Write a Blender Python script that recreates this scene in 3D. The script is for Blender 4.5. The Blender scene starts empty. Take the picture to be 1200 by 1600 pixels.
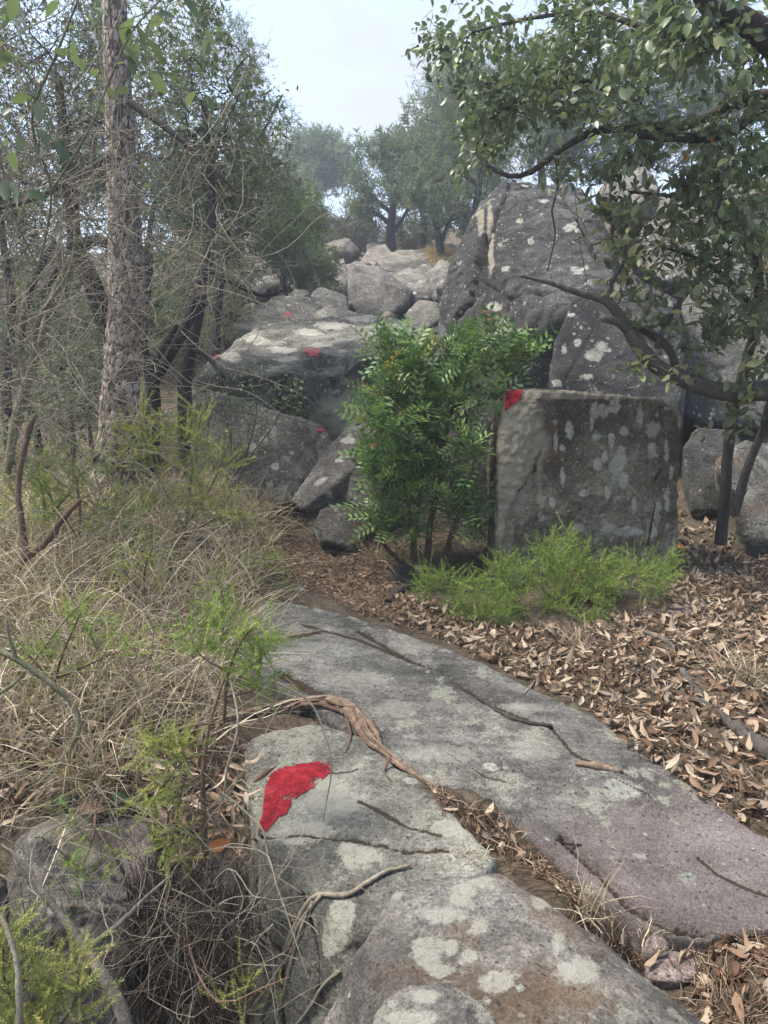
import bpy, bmesh, math, random
import numpy as np
from mathutils import Vector, Matrix, Euler
from mathutils.geometry import delaunay_2d_cdt

SC = bpy.context.scene
COL = SC.collection
PI = math.pi
rad = math.radians

# ------------------------------------------------------------------ camera
CAM = np.array([0.0, 0.0, 1.6])
PITCH = math.atan(200 / 1209.0)          # looking slightly down
FPX = 1209.0                             # focal length in photo pixels (1200 x 1600)
cd = bpy.data.cameras.new('camera')
cam = bpy.data.objects.new('camera', cd)
COL.objects.link(cam)
cam.location = CAM
cam.rotation_euler = (rad(90) - PITCH, 0, 0)
cd.sensor_fit = 'VERTICAL'
cd.sensor_height = 24.0
cd.lens = 24.0 * FPX / 1600.0
cd.clip_start = 0.05
cd.clip_end = 2000.0
SC.camera = cam

# ------------------------------------------------------------------ world, sun, exposure
SUN_EL, SUN_AZ = 60.0, 88.0              # azimuth in degrees from +Y towards -X
w = bpy.data.worlds.new('World')
SC.world = w
w.use_nodes = True
wt = w.node_tree
for n in list(wt.nodes):
    wt.nodes.remove(n)


def nd(t, kind, ins=None, **props):
    n = t.nodes.new('ShaderNode' + kind)
    for k, v in props.items():
        setattr(n, k, v)
    for k, v in (ins or {}).items():
        s = n.inputs[k]
        if isinstance(v, bpy.types.NodeSocket):
            t.links.new(v, s)
        elif isinstance(v, bpy.types.Node):
            t.links.new(v.outputs[0], s)
        else:
            s.default_value = v
    return n


def ramp(t, fac, stops, interp='LINEAR'):
    n = t.nodes.new('ShaderNodeValToRGB')
    n.color_ramp.interpolation = interp
    e = n.color_ramp.elements
    while len(e) < len(stops):
        e.new(0.5)
    for i, (p, c) in enumerate(stops):
        e[i].position = p
        if not hasattr(c, '__len__'):
            c = (c, c, c)
        e[i].color = (*c[:3], 1)
    t.links.new(fac if isinstance(fac, bpy.types.NodeSocket) else fac.outputs[0], n.inputs[0])
    return n.outputs[0]


def mixc(t, fac, a, b, blend='MIX'):
    n = t.nodes.new('ShaderNodeMix')
    n.data_type = 'RGBA'
    n.blend_type = blend
    for s, v in ((n.inputs[0], fac), (n.inputs[6], a), (n.inputs[7], b)):
        if isinstance(v, bpy.types.Node):
            v = v.outputs[0]
        if isinstance(v, bpy.types.NodeSocket):
            t.links.new(v, s)
        elif hasattr(v, '__len__'):
            s.default_value = (*v[:3], 1)
        else:
            s.default_value = v
    return n.outputs[2]


def math_(t, op, a, b=None, c=None, clamp=False):
    n = t.nodes.new('ShaderNodeMath')
    n.operation = op
    n.use_clamp = clamp
    for i, v in enumerate((a, b, c)):
        if v is None:
            continue
        if isinstance(v, bpy.types.Node):
            v = v.outputs[0]
        if isinstance(v, bpy.types.NodeSocket):
            t.links.new(v, n.inputs[i])
        else:
            n.inputs[i].default_value = v
    return n.outputs[0]


sky = nd(wt, 'TexSky', sky_type='NISHITA', sun_disc=False, sun_elevation=rad(SUN_EL),
         sun_rotation=rad(-SUN_AZ), altitude=200.0, air_density=1.0, dust_density=2.0)
wtc = nd(wt, 'TexCoord')
wmap = nd(wt, 'Mapping', {'Vector': wtc.outputs['Generated'], 'Scale': (1.0, 1.0, 2.2)})
wn = nd(wt, 'TexNoise', {'Vector': wmap.outputs[0], 'Scale': 2.6, 'Detail': 9.0, 'Roughness': 0.6, 'Distortion': 0.35})
cl = ramp(wt, wn.outputs['Fac'], [(0.42, 0.35), (0.60, 0.97)])
skyc = mixc(wt, cl, sky.outputs[0], (1.72, 1.84, 2.08))
bg = nd(wt, 'Background', {'Color': skyc, 'Strength': 0.075})
wo = wt.nodes.new('ShaderNodeOutputWorld')
wt.links.new(bg.outputs[0], wo.inputs[0])

sl = bpy.data.lights.new('sun', 'SUN')
sl.energy = 1.5
sl.angle = rad(16)
sl.color = (1.0, 0.93, 0.83)
sun = bpy.data.objects.new('sun', sl)
COL.objects.link(sun)
sdir = Vector((-math.sin(rad(SUN_AZ)) * math.cos(rad(SUN_EL)), math.cos(rad(SUN_AZ)) * math.cos(rad(SUN_EL)), math.sin(rad(SUN_EL))))
sun.rotation_euler = (-sdir).to_track_quat('-Z', 'Y').to_euler()
sun.location = (0, 0, 30)

SC.view_settings.view_transform = 'Standard'
SC.view_settings.look = 'None'
SC.view_settings.gamma = 1.0
SC.view_settings.use_curve_mapping = False
SC.view_settings.exposure = 2.65
SC.render.engine = 'CYCLES'
SC.cycles.max_bounces = 6
SC.cycles.transparent_max_bounces = 8
SC.cycles.transmission_bounces = 4
SC.cycles.volume_bounces = 1
SC.cycles.caustics_reflective = False
SC.cycles.caustics_refractive = False

# ------------------------------------------------------------------ projection helpers
CP, SP = math.cos(PITCH), math.sin(PITCH)


def ray(px, py):
    """direction (y component = 1) of a photo pixel."""
    px = np.asarray(px, float); py = np.asarray(py, float)
    u = (px - 600) / FPX; v = (800 - py) / FPX
    dx = u; dy = CP + v * SP; dz = -SP + v * CP
    return np.stack([dx / dy, np.ones_like(dy), dz / dy], -1)


def P(px, py, Y):
    return CAM + ray(px, py) * np.asarray(Y, float)[..., None]


def Q(px, py, z):
    r = ray(px, py)
    t = (z - CAM[2]) / r[..., 2]
    return CAM + r * t


def proj(p):
    """world points -> photo pixels and depth."""
    d = np.asarray(p, float) - CAM
    zc = d[..., 1] * CP - d[..., 2] * SP
    yc = d[..., 1] * SP + d[..., 2] * CP
    zc = np.where(np.abs(zc) < 1e-4, 1e-4, zc)
    return 600 + FPX * d[..., 0] / zc, 800 - FPX * yc / zc, zc


def mpp(p):
    """metres per photo pixel at a world point."""
    return proj(np.asarray(p))[2] / FPX


def in_poly(px, py, poly):
    poly = np.asarray(poly, float)
    inside = np.zeros(px.shape, bool)
    x1, y1 = poly[-1]
    for x2, y2 in poly:
        c = ((y1 > py) != (y2 > py)) & (px < (x2 - x1) * (py - y1) / ((y2 - y1) if y2 != y1 else 1e-9) + x1)
        inside ^= c
        x1, y1 = x2, y2
    return inside


def seg_dist(px, py, line):
    """pixel distance to a polyline."""
    d = np.full(px.shape, 1e9)
    for (x1, y1), (x2, y2) in zip(line[:-1], line[1:]):
        ax, ay = x2 - x1, y2 - y1
        t = np.clip(((px - x1) * ax + (py - y1) * ay) / (ax * ax + ay * ay + 1e-9), 0, 1)
        d = np.minimum(d, np.hypot(px - x1 - t * ax, py - y1 - t * ay))
    return d


# ------------------------------------------------------------------ vector noise
def _hash(ix, iy, iz, seed):
    h = (ix * 374761393 + iy * 668265263 + iz * 2147483647 + seed * 974711) & 0xFFFFFFFF
    h = ((h ^ (h >> 13)) * 1274126177) & 0xFFFFFFFF
    h = (h ^ (h >> 16)) & 0xFFFFFFFF
    return h


def vnoise(p, seed=0):
    """value noise in -1..1"""
    p = np.asarray(p, float)
    i = np.floor(p).astype(np.int64)
    f = p - i
    f = f * f * f * (f * (f * 6 - 15) + 10)
    out = 0
    for a in (0, 1):
        wx = f[:, 0] if a else 1 - f[:, 0]
        for b in (0, 1):
            wy = f[:, 1] if b else 1 - f[:, 1]
            for c in (0, 1):
                wz = f[:, 2] if c else 1 - f[:, 2]
                out = out + wx * wy * wz * (_hash(i[:, 0] + a, i[:, 1] + b, i[:, 2] + c, seed) / 2147483647.5 - 1.0)
    return out


def fbm(p, seed=0, oct=4, gain=0.5, lac=2.03):
    p = np.asarray(p, float)
    s = 0; a = 1.0; tot = 0
    for k in range(oct):
        s = s + a * vnoise(p * lac ** k + 17.3 * k, seed + k * 7)
        tot += a
        a *= gain
    return s / tot


# ------------------------------------------------------------------ mesh helpers
def mesh_data(name, V, faces, mat=None, smooth=True, tint=None, attrs=None):
    V = np.asarray(V, np.float32)
    if not isinstance(faces, list):
        faces = [faces]
    faces = [np.asarray(f, np.int32) for f in faces if len(f)]
    me = bpy.data.meshes.new(name)
    me.vertices.add(len(V))
    me.vertices.foreach_set('co', V.ravel())
    nl = sum(f.size for f in faces)
    nf = sum(len(f) for f in faces)
    me.loops.add(nl)
    me.polygons.add(nf)
    me.loops.foreach_set('vertex_index', np.concatenate([f.ravel() for f in faces]))
    tot = np.concatenate([np.full(len(f), f.shape[1], np.int32) for f in faces])
    st = np.concatenate([[0], np.cumsum(tot)[:-1]]).astype(np.int32)
    me.polygons.foreach_set('loop_start', st)
    me.polygons.foreach_set('loop_total', tot)
    if smooth:
        me.polygons.foreach_set('use_smooth', np.ones(nf, bool))
    at = dict(attrs or {})
    if tint is not None:
        at['tint'] = tint
    for k, v in at.items():
        a = me.attributes.new(k, 'FLOAT', 'POINT')
        a.data.foreach_set('value', np.asarray(v, np.float32))
    me.update(calc_edges=True)
    if mat is not None:
        me.materials.append(mat)
    return me


def put(name, me, loc=(0, 0, 0), parent=None, label=None, cat=None, group=None, kind=None):
    o = bpy.data.objects.new(name, me)
    COL.objects.link(o)
    o.location = loc
    if parent is not None:
        o.parent = parent
    tag(o, label, cat, group, kind)
    return o


def tag(o, label=None, cat=None, group=None, kind=None):
    for k, v in (('label', label), ('category', cat), ('group', group), ('kind', kind)):
        if v:
            o[k] = v


def obj(name, V, faces, mat, parent=None, origin=None, smooth=True, tint=None, attrs=None, **tags):
    """one mesh object from world-space vertices; a child keeps its parent's origin."""
    V = np.asarray(V, float)
    if parent is not None:
        org = np.array(parent.location)
        loc = (0, 0, 0)
    else:
        org = np.array(origin if origin is not None else (V[:, 0].mean(), V[:, 1].mean(), V[:, 2].min()))
        loc = org
    return put(name, mesh_data(name, V - org, faces, mat, smooth, tint, attrs), loc, parent, **tags)


def empty(name, loc, label, cat, group=None):
    o = bpy.data.objects.new(name, None)
    COL.objects.link(o)
    o.empty_display_size = 0.1
    o.location = loc
    tag(o, label, cat, group)
    return o


def unit(v):
    return v / (np.linalg.norm(v, axis=-1, keepdims=True) + 1e-9)


def frames(d, rng, up=None):
    """x = d, z = a normal near `up` (or random), y."""
    d = unit(d)
    if up is None:
        up = rng.normal(size=d.shape)
    z = up - (up * d).sum(-1, keepdims=True) * d
    z = unit(z)
    return d, np.cross(z, d), z


def scatter(tv, tf, O, X, Y, Z, S, tint=None, rng=None):
    """copies of a template (tv verts, tf faces) -> V, F, tint."""
    tv = np.asarray(tv, float)
    n = len(O); k = len(tv)
    S = np.broadcast_to(np.asarray(S, float), (n,)) if np.ndim(S) < 2 else S
    V = O[:, None, :] + S[:, None, None] * (tv[None, :, 0:1] * X[:, None, :] + tv[None, :, 1:2] * Y[:, None, :] + tv[None, :, 2:3] * Z[:, None, :])
    F = [(np.asarray(f)[None] + (np.arange(n) * k)[:, None, None]).reshape(-1, np.asarray(f).shape[1]) for f in (tf if isinstance(tf, list) else [tf]) if len(f)]
    T = np.repeat(tint, k) if tint is not None else None
    return V.reshape(-1, 3), F, T


def tubes(Pn, R, S=4, rng=None, cap=False):
    """N tubes of K points each: Pn (N,K,3), R (N,K)."""
    N, K, _ = Pn.shape
    T = np.gradient(Pn, axis=1)
    T = unit(T)
    ref = np.zeros((N, 1, 3)); mean = unit(Pn[:, -1] - Pn[:, 0])
    ax = np.argmin(np.abs(mean), axis=1)
    ref[np.arange(N), 0, ax] = 1
    A = unit(np.cross(T, np.broadcast_to(ref, T.shape)))
    B = np.cross(T, A)
    th = np.arange(S) * 2 * PI / S
    V = Pn[:, :, None, :] + R[:, :, None, None] * (np.cos(th)[None, None, :, None] * A[:, :, None, :] + np.sin(th)[None, None, :, None] * B[:, :, None, :])
    idx = np.arange(N * K * S).reshape(N, K, S)
    a = idx[:, :-1, :]; b = idx[:, 1:, :]
    F = np.stack([a, np.roll(a, -1, 2), np.roll(b, -1, 2), b], -1).reshape(-1, 4)
    return V.reshape(-1, 3), F


class Acc:
    """collects vertices and faces of several batches."""
    def __init__(s):
        s.V = []; s.F = {}; s.T = []; s.n = 0

    def add(s, V, F, T=None):
        for f in (F if isinstance(F, list) else [F]):
            if len(f):
                s.F.setdefault(f.shape[1], []).append(f + s.n)
        s.V.append(V); s.n += len(V)
        s.T.append(np.zeros(len(V)) if T is None else T)

    def get(s):
        return np.concatenate(s.V), [np.concatenate(v) for v in s.F.values()], np.concatenate(s.T)

    def obj(s, name, mat, parent=None, smooth=True, origin=None, **tags):
        V, F, T = s.get()
        return obj(name, V, F, mat, parent, origin, smooth, tint=T, **tags)


def resample(pts, step):
    """polyline (K,D) -> Catmull-Rom points about `step` apart (first three columns measure)."""
    pts = np.asarray(pts, float)
    if len(pts) == 2:
        n = max(2, int(np.linalg.norm(pts[1, :3] - pts[0, :3]) / step) + 1)
        t = np.linspace(0, 1, n)[:, None]
        return pts[0] * (1 - t) + pts[1] * t
    q = np.vstack([2 * pts[0] - pts[1], pts, 2 * pts[-1] - pts[-2]])
    out = []
    for i in range(1, len(q) - 2):
        p0, p1, p2, p3 = q[i - 1:i + 3]
        n = max(1, int(np.linalg.norm(p2[:3] - p1[:3]) / step))
        t = (np.arange(n) / n)[:, None]
        out.append(0.5 * (2 * p1 + (p2 - p0) * t + (2 * p0 - 5 * p1 + 4 * p2 - p3) * t ** 2 + (3 * p1 - p0 - 3 * p2 + p3) * t ** 3))
    out.append(pts[-1:])
    return np.vstack(out)


def pxline(pts):
    """[(px, py, Y, half width in px)] -> (K,4) world x, y, z, radius."""
    a = np.asarray(pts, float)
    w_ = P(a[:, 0], a[:, 1], a[:, 2])
    return np.column_stack([w_, a[:, 3] * mpp(w_)])
# ------------------------------------------------------------------ materials
def newmat(name):
    m = bpy.data.materials.new(name)
    m.use_nodes = True
    t = m.node_tree
    for n in list(t.nodes):
        t.nodes.remove(n)
    out = t.nodes.new('ShaderNodeOutputMaterial')
    return m, t, out


def pbsdf(t, out, col, rough=0.85, bump=None, spec=0.3):
    b = nd(t, 'BsdfPrincipled', {'Roughness': rough, 'Specular IOR Level': spec})
    if isinstance(col, bpy.types.NodeSocket):
        t.links.new(col, b.inputs['Base Color'])
    else:
        b.inputs['Base Color'].default_value = (*col, 1)
    if bump is not None:
        t.links.new(bump, b.inputs['Normal'])
    t.links.new(b.outputs[0], out.inputs[0])
    return b


def noise(t, vec, scale, detail=6.0, rough=0.6, dist=0.0):
    return nd(t, 'TexNoise', {'Vector': vec, 'Scale': scale, 'Detail': detail, 'Roughness': rough, 'Distortion': dist}).outputs['Fac']


def rock_mat(name, c_dark, c_mid, c_light, lichen=0.5, white=0.5, rust=0.0, purple=0.0, scale=1.0, stain=0.5, strata=0.0, lich_col=(0.36, 0.36, 0.295), green=0.0, seed=0.0, vs=1.0, patch=0.88, streak=None):
    m, t, out = newmat(name)
    c_dark, c_mid, c_light = [tuple(x * k for x in c) for c, k in ((c_dark, 1.25), (c_mid, 1.4), (c_light, 1.5))]
    tc = nd(t, 'TexCoord')
    mp = nd(t, 'Mapping', {'Vector': tc.outputs['Object'], 'Location': (seed * 3.1, seed * 1.7, seed * 2.3), 'Scale': (scale, scale, scale)})
    v = mp.outputs[0]
    warp = nd(t, 'TexNoise', {'Vector': v, 'Scale': 3.0, 'Detail': 3.0})
    vw = nd(t, 'VectorMath', {0: v, 1: nd(t, 'VectorMath', {0: warp.outputs['Color'], 'Scale': 0.12}, operation='SCALE').outputs[0]}, operation='ADD').outputs[0]
    big = noise(t, v, 1.7, 8, 0.62)
    mid = noise(t, v, 9.0, 10, 0.7)
    fine = noise(t, v, 70.0, 8, 0.75)
    grain = noise(t, v, 260.0, 4, 0.7)
    base = ramp(t, big, [(0.36, c_dark), (0.50, c_mid), (0.63, c_light)])
    mott = ramp(t, mid, [(0.37, 0.5), (0.5, 1.0), (0.64, 1.5)])
    col = mixc(t, 0.75, base, mott, 'MULTIPLY')
    fm = ramp(t, fine, [(0.38, 0.5), (0.5, 1.0), (0.62, 1.5)])
    col = mixc(t, 0.7, col, fm, 'MULTIPLY')
    if streak is not None:
        msk = nd(t, 'Mapping', {'Vector': v, 'Rotation': (0, 0, streak), 'Scale': (1.6, 14.0, 14.0)})
        sk = noise(t, msk.outputs[0], 1.5, 7, 0.65, 0.3)
        col = mixc(t, 0.8, col, ramp(t, sk, [(0.36, 0.62), (0.5, 1.0), (0.62, 1.25)]), 'MULTIPLY')
        mid = math_(t, 'MULTIPLY_ADD', sk, 0.5, math_(t, 'MULTIPLY', mid, 0.5))
    # iron staining
    if rust > 0:
        rn = noise(t, vw, 2.6, 7, 0.62)
        rf = ramp(t, rn, [(0.60 - 0.16 * rust, 0.0), (0.72 - 0.12 * rust, 0.8)])
        col = mixc(t, rf, col, mixc(t, mid, (0.17, 0.085, 0.035), (0.25, 0.17, 0.10)))
    if purple > 0:
        pn = noise(t, v, 0.9, 4, 0.5)
        at = nd(t, 'Attribute', attribute_name='purple').outputs['Fac']
        pf = math_(t, 'MULTIPLY_ADD', pn, 0.5, at)
        pf = ramp(t, pf, [(0.35, 0.0), (0.75, purple)])
        col = mixc(t, pf, col, mixc(t, mid, (0.19, 0.155, 0.152), (0.35, 0.285, 0.275)))
    if green > 0:
        gf = ramp(t, noise(t, vw, 3.3, 6, 0.6), [(0.45, 0.0), (0.7, green)])
        col = mixc(t, gf, col, (0.13, 0.135, 0.09))
    # dark weather stains (black crust)
    if stain > 0:
        ms = nd(t, 'Mapping', {'Vector': v, 'Scale': (2.4, 2.4, 0.8)})
        sn = noise(t, ms.outputs[0], 1.6, 9, 0.66, 0.4)
        sf = ramp(t, sn, [(0.44, 0.0), (0.66, stain)])
        col = mixc(t, sf, col, (0.035, 0.034, 0.032))
    # crusty grey-green lichen
    ln = noise(t, vw, 4.5, 11, 0.72)
    lf = ramp(t, ln, [(0.64 - 0.17 * lichen, 0.0), (0.67 - 0.165 * lichen, 0.85)])
    lcol = mixc(t, fine, tuple(x * 0.72 for x in lich_col), tuple(min(1, x * 1.25) for x in lich_col))
    col = mixc(t, lf, col, lcol)
    # pale round crustose lichens in three sizes
    hgt = lf
    for sc_, thr, amt in ((5.0 * vs, 0.235, 0.40), (12.0 * vs, 0.24, 0.50), (31.0 * vs, 0.26, 0.52)):
        dv = nd(t, 'VectorMath', {0: v, 1: nd(t, 'VectorMath', {0: nd(t, 'TexNoise', {'Vector': v, 'Scale': sc_ * 2.2, 'Detail': 5.0, 'Roughness': 0.65}).outputs['Color'], 'Scale': 0.26 / sc_ * 2}, operation='SCALE').outputs[0]}, operation='ADD').outputs[0]
        vo = nd(t, 'TexVoronoi', {'Vector': dv, 'Scale': sc_, 'Randomness': 1.0})
        sel = nd(t, 'SeparateColor', {0: vo.outputs['Color']})
        pick = math_(t, 'LESS_THAN', sel.outputs[0], amt * white * 0.8)
        rr = math_(t, 'MULTIPLY_ADD', sel.outputs[1], 0.20, thr * 0.55)
        fe = math_(t, 'SUBTRACT', rr, vo.outputs['Distance'])
        fe = math_(t, 'MULTIPLY', fe, 14.0, clamp=True)
        spot = math_(t, 'MULTIPLY', fe, pick)
        tone = mixc(t, sel.outputs[2], (0.27, 0.275, 0.24), (0.47, 0.47, 0.42))
        tone = mixc(t, 0.6, tone, fm, 'MULTIPLY')
        col = mixc(t, math_(t, 'MULTIPLY', spot, 0.9), col, tone)
        hgt = math_(t, 'MAXIMUM', hgt, spot)
    # fine grain, pits and a second, finer crust
    sp = noise(t, v, 150.0, 4, 0.85)
    col = mixc(t, 0.75, col, ramp(t, sp, [(0.40, 0.55), (0.5, 1.0), (0.59, 1.45)]), 'MULTIPLY')
    pit = nd(t, 'TexVoronoi', {'Vector': vw, 'Scale': 55.0, 'Randomness': 1.0})
    pf = math_(t, 'MULTIPLY', math_(t, 'LESS_THAN', pit.outputs['Distance'], 0.24), math_(t, 'LESS_THAN', nd(t, 'SeparateColor', {0: pit.outputs['Color']}).outputs[0], 0.30))
    col = mixc(t, math_(t, 'MULTIPLY', pf, 0.65), col, (0.03, 0.028, 0.025))
    fl = math_(t, 'MULTIPLY', math_(t, 'SUBTRACT', noise(t, vw, 19.0, 9, 0.78), 0.585), 16.0, clamp=True)
    col = mixc(t, math_(t, 'MULTIPLY', fl, 0.7), col, mixc(t, fine, (0.22, 0.225, 0.185), (0.42, 0.42, 0.36)))
    # placed lichen patches (attribute, roughened by noise)
    la = nd(t, 'Attribute', attribute_name='lichen').outputs['Fac']
    le = math_(t, 'MULTIPLY_ADD', math_(t, 'MULTIPLY_ADD', noise(t, v, 16.0 / scale ** 0.5, 10, 0.8), 1.7, -0.35), 1.0, la)
    lf2 = math_(t, 'MULTIPLY', math_(t, 'MULTIPLY', math_(t, 'SUBTRACT', le, 0.98), 9.0, clamp=True), math_(t, 'MULTIPLY', ramp(t, noise(t, v, 45.0, 8, 0.75), [(0.37, 0.4), (0.50, 1.0)]), patch))
    col = mixc(t, lf2, col, mixc(t, mid, (0.36, 0.35, 0.295), (0.63, 0.61, 0.53)))
    hgt = math_(t, 'MAXIMUM', hgt, lf2)
    # placed pale broken rock, and the block's lit top edge painted pale
    pa = nd(t, 'Attribute', attribute_name='fresh_or_lit').outputs['Fac']
    pe = math_(t, 'MULTIPLY_ADD', mid, 0.7, pa)
    col = mixc(t, ramp(t, pe, [(0.62, 0.0), (0.78, 0.85)]), col, mixc(t, fine, (0.25, 0.22, 0.165), (0.47, 0.425, 0.335)))
    # soil and debris caught in the cracks
    ca = nd(t, 'Attribute', attribute_name='crack').outputs['Fac']
    cm = math_(t, 'MULTIPLY', math_(t, 'SUBTRACT', math_(t, 'MULTIPLY_ADD', noise(t, v, 40.0, 5, 0.7), 0.5, ca), 0.93), 14.0, clamp=True)
    col = mixc(t, math_(t, 'MULTIPLY', cm, 0.92), col, mixc(t, fine, (0.02, 0.015, 0.01), (0.10, 0.065, 0.04)))
    # relief
    h = math_(t, 'MULTIPLY_ADD', mid, 0.5, math_(t, 'MULTIPLY', fine, 0.28))
    h = math_(t, 'MULTIPLY_ADD', grain, 0.14, h)
    h = math_(t, 'MULTIPLY_ADD', pf, -0.10, h)
    h = math_(t, 'MULTIPLY_ADD', sp, 0.10, h)
    h = math_(t, 'MULTIPLY_ADD', big, 0.5, h)
    h = math_(t, 'MULTIPLY_ADD', hgt, 0.05, h)
    if strata > 0:
        mst = nd(t, 'Mapping', {'Vector': vw, 'Scale': (1.2, 1.2, 15.0), 'Rotation': (0.25, 0.2, 0)})
        h = math_(t, 'MULTIPLY_ADD', noise(t, mst.outputs[0], 1.4, 5, 0.6), strata, h)
    bmp = nd(t, 'Bump', {'Height': h, 'Strength': 1.0, 'Distance': 0.075 / scale ** 0.7}).outputs[0]
    pbsdf(t, out, col, 0.88, bmp, 0.25)
    return m


def tint_of(t, noisy=0.0):
    a = nd(t, 'Attribute', attribute_name='tint').outputs['Fac']
    r = nd(t, 'ObjectInfo').outputs['Random']
    return math_(t, 'FRACT', math_(t, 'ADD', a, r))


def leaf_mat(name, stops, trans=0.35, rough=0.5, spec=0.4, vein=True, back=None):
    m, t, out = newmat(name)
    c = ramp(t, tint_of(t), [(p, c_) for p, c_ in stops])
    tc = nd(t, 'TexCoord')
    n1 = noise(t, tc.outputs['Object'], 45.0, 4, 0.6)
    c = mixc(t, 0.6, c, ramp(t, n1, [(0.3, 0.65), (0.7, 1.3)]), 'MULTIPLY')
    if back is not None:
        g = nd(t, 'NewGeometry').outputs['Backfacing']
        c = mixc(t, math_(t, 'MULTIPLY', g, 0.8), c, back)
    b = nd(t, 'BsdfPrincipled', {'Base Color': c, 'Roughness': rough, 'Specular IOR Level': spec})
    tr = nd(t, 'BsdfTranslucent', {'Color': mixc(t, 1.0, c, (1.15, 1.2, 0.75), 'MULTIPLY')})
    mx = nd(t, 'MixShader', {0: trans, 1: b.outputs[0], 2: tr.outputs[0]})
    t.links.new(mx.outputs[0], out.inputs[0])
    return m


def bark_mat(name, c1, c2, c3=None, scale=1.0, bump=0.02):
    m, t, out = newmat(name)
    tc = nd(t, 'TexCoord')
    mp = nd(t, 'Mapping', {'Vector': tc.outputs['Object'], 'Scale': (scale * 3, scale * 3, scale)})
    n1 = noise(t, mp.outputs[0], 9.0, 8, 0.7, 0.5)
    n2 = noise(t, tc.outputs['Object'], 60.0 * scale, 6, 0.7)
    c = ramp(t, n1, [(0.32, c1), (0.6, c2), (0.78, c3 or c2)])
    c = mixc(t, 0.7, c, ramp(t, n2, [(0.3, 0.6), (0.7, 1.35)]), 'MULTIPLY')
    c = mixc(t, 0.35, c, ramp(t, tint_of(t), [(0, 0.6), (1, 1.4)]), 'MULTIPLY')
    h = math_(t, 'MULTIPLY_ADD', n2, 0.4, n1)
    pbsdf(t, out, c, 0.9, nd(t, 'Bump', {'Height': h, 'Strength': 0.8, 'Distance': bump}).outputs[0], 0.2)
    return m


def soil_mat():
    m, t, out = newmat('soil')
    tc = nd(t, 'TexCoord')
    v = tc.outputs['Object']
    a = noise(t, v, 1.3, 8, 0.65)
    b = noise(t, v, 25.0, 10, 0.75)
    c = noise(t, v, 120.0, 6, 0.7)
    col = ramp(t, b, [(0.36, (0.025, 0.019, 0.014)), (0.5, (0.08, 0.061, 0.045)), (0.64, (0.18, 0.145, 0.11))])
    col = mixc(t, ramp(t, a, [(0.4, 0.0), (0.65, 0.6)]), col, mixc(t, c, (0.05, 0.045, 0.03), (0.19, 0.165, 0.115)))
    h = math_(t, 'MULTIPLY_ADD', c, 0.5, b)
    pbsdf(t, out, col, 0.95, nd(t, 'Bump', {'Height': h, 'Strength': 1.0, 'Distance': 0.02}).outputs[0], 0.15)
    return m


def paint_mat(name='red_paint', stops=None, wear=0.56):
    m, t, out = newmat(name)
    tc = nd(t, 'TexCoord')
    v = tc.outputs['Object']
    a = noise(t, v, 30.0, 8, 0.7)
    b = noise(t, v, 160.0, 6, 0.7)
    c = ramp(t, a, stops or [(0.38, (0.17, 0.008, 0.014)), (0.5, (0.27, 0.012, 0.022)), (0.62, (0.36, 0.028, 0.042))])
    h = math_(t, 'MULTIPLY_ADD', b, 0.5, a)
    p = pbsdf(t, out, c, 0.8, nd(t, 'Bump', {'Height': h, 'Strength': 1.0, 'Distance': 0.02}).outputs[0], 0.2)
    worn = ramp(t, math_(t, 'MULTIPLY_ADD', noise(t, v, 14.0, 4, 0.6), 0.5, math_(t, 'MULTIPLY', noise(t, v, 70.0, 8, 0.8), 0.5)), [(wear, 0.0), (wear + .03, 1.0)])
    tr = t.nodes.new('ShaderNodeBsdfTransparent')
    mx = nd(t, 'MixShader', {0: worn, 1: p.outputs[0], 2: tr.outputs[0]})
    t.links.new(mx.outputs[0], out.inputs[0])
    return m


M = {}
M['soil'] = soil_mat()
M['paint'] = paint_mat()
M['faded'] = paint_mat('faded_red_paint', [(0.38, (0.24, 0.03, 0.05)), (0.5, (0.36, 0.06, 0.085)), (0.62, (0.45, 0.13, 0.15))], 0.50)
GD, GM, GL = (0.085, 0.083, 0.078), (0.165, 0.162, 0.15), (0.25, 0.245, 0.225)
M['rock_front'] = rock_mat('lichen_rock', (0.10, 0.092, 0.085), (0.17, 0.155, 0.14), (0.24, 0.23, 0.21), 0.55, 0.75, rust=0.45, stain=0.4, seed=1)
M['rock_mark'] = rock_mat('grey_lichen_rock', (0.10, 0.097, 0.082), (0.17, 0.166, 0.142), (0.25, 0.243, 0.21), 0.62, 0.45, stain=0.45, seed=2)
M['slab'] = rock_mat('trail_slab_rock', (0.088, 0.084, 0.077), (0.15, 0.145, 0.132), (0.225, 0.216, 0.195), 0.5, 0.3, purple=0.65, stain=0.45, streak=0.95, scale=0.9, patch=0.4, strata=0.0, seed=3)
M['block'] = rock_mat('block_rock', (0.085, 0.073, 0.052), (0.16, 0.139, 0.101), (0.25, 0.22, 0.165), 0.28, 0.55, vs=1.5, patch=1.05, stain=0.5, rust=0.12, seed=4)
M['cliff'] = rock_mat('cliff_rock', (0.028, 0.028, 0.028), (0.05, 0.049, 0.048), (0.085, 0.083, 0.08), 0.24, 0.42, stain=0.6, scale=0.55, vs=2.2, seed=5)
M['boulder'] = rock_mat('boulder_rock', (0.07, 0.066, 0.057), (0.13, 0.124, 0.108), (0.215, 0.208, 0.18), 0.42, 0.75, stain=0.6, scale=0.6, vs=1.7, rust=0.1, seed=6)
M['scree'] = rock_mat('scree_rock', (0.075, 0.07, 0.062), (0.14, 0.13, 0.115), (0.22, 0.205, 0.182), 0.35, 0.45, stain=0.55, scale=0.5, vs=1.7, rust=0.12, seed=7)
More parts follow.
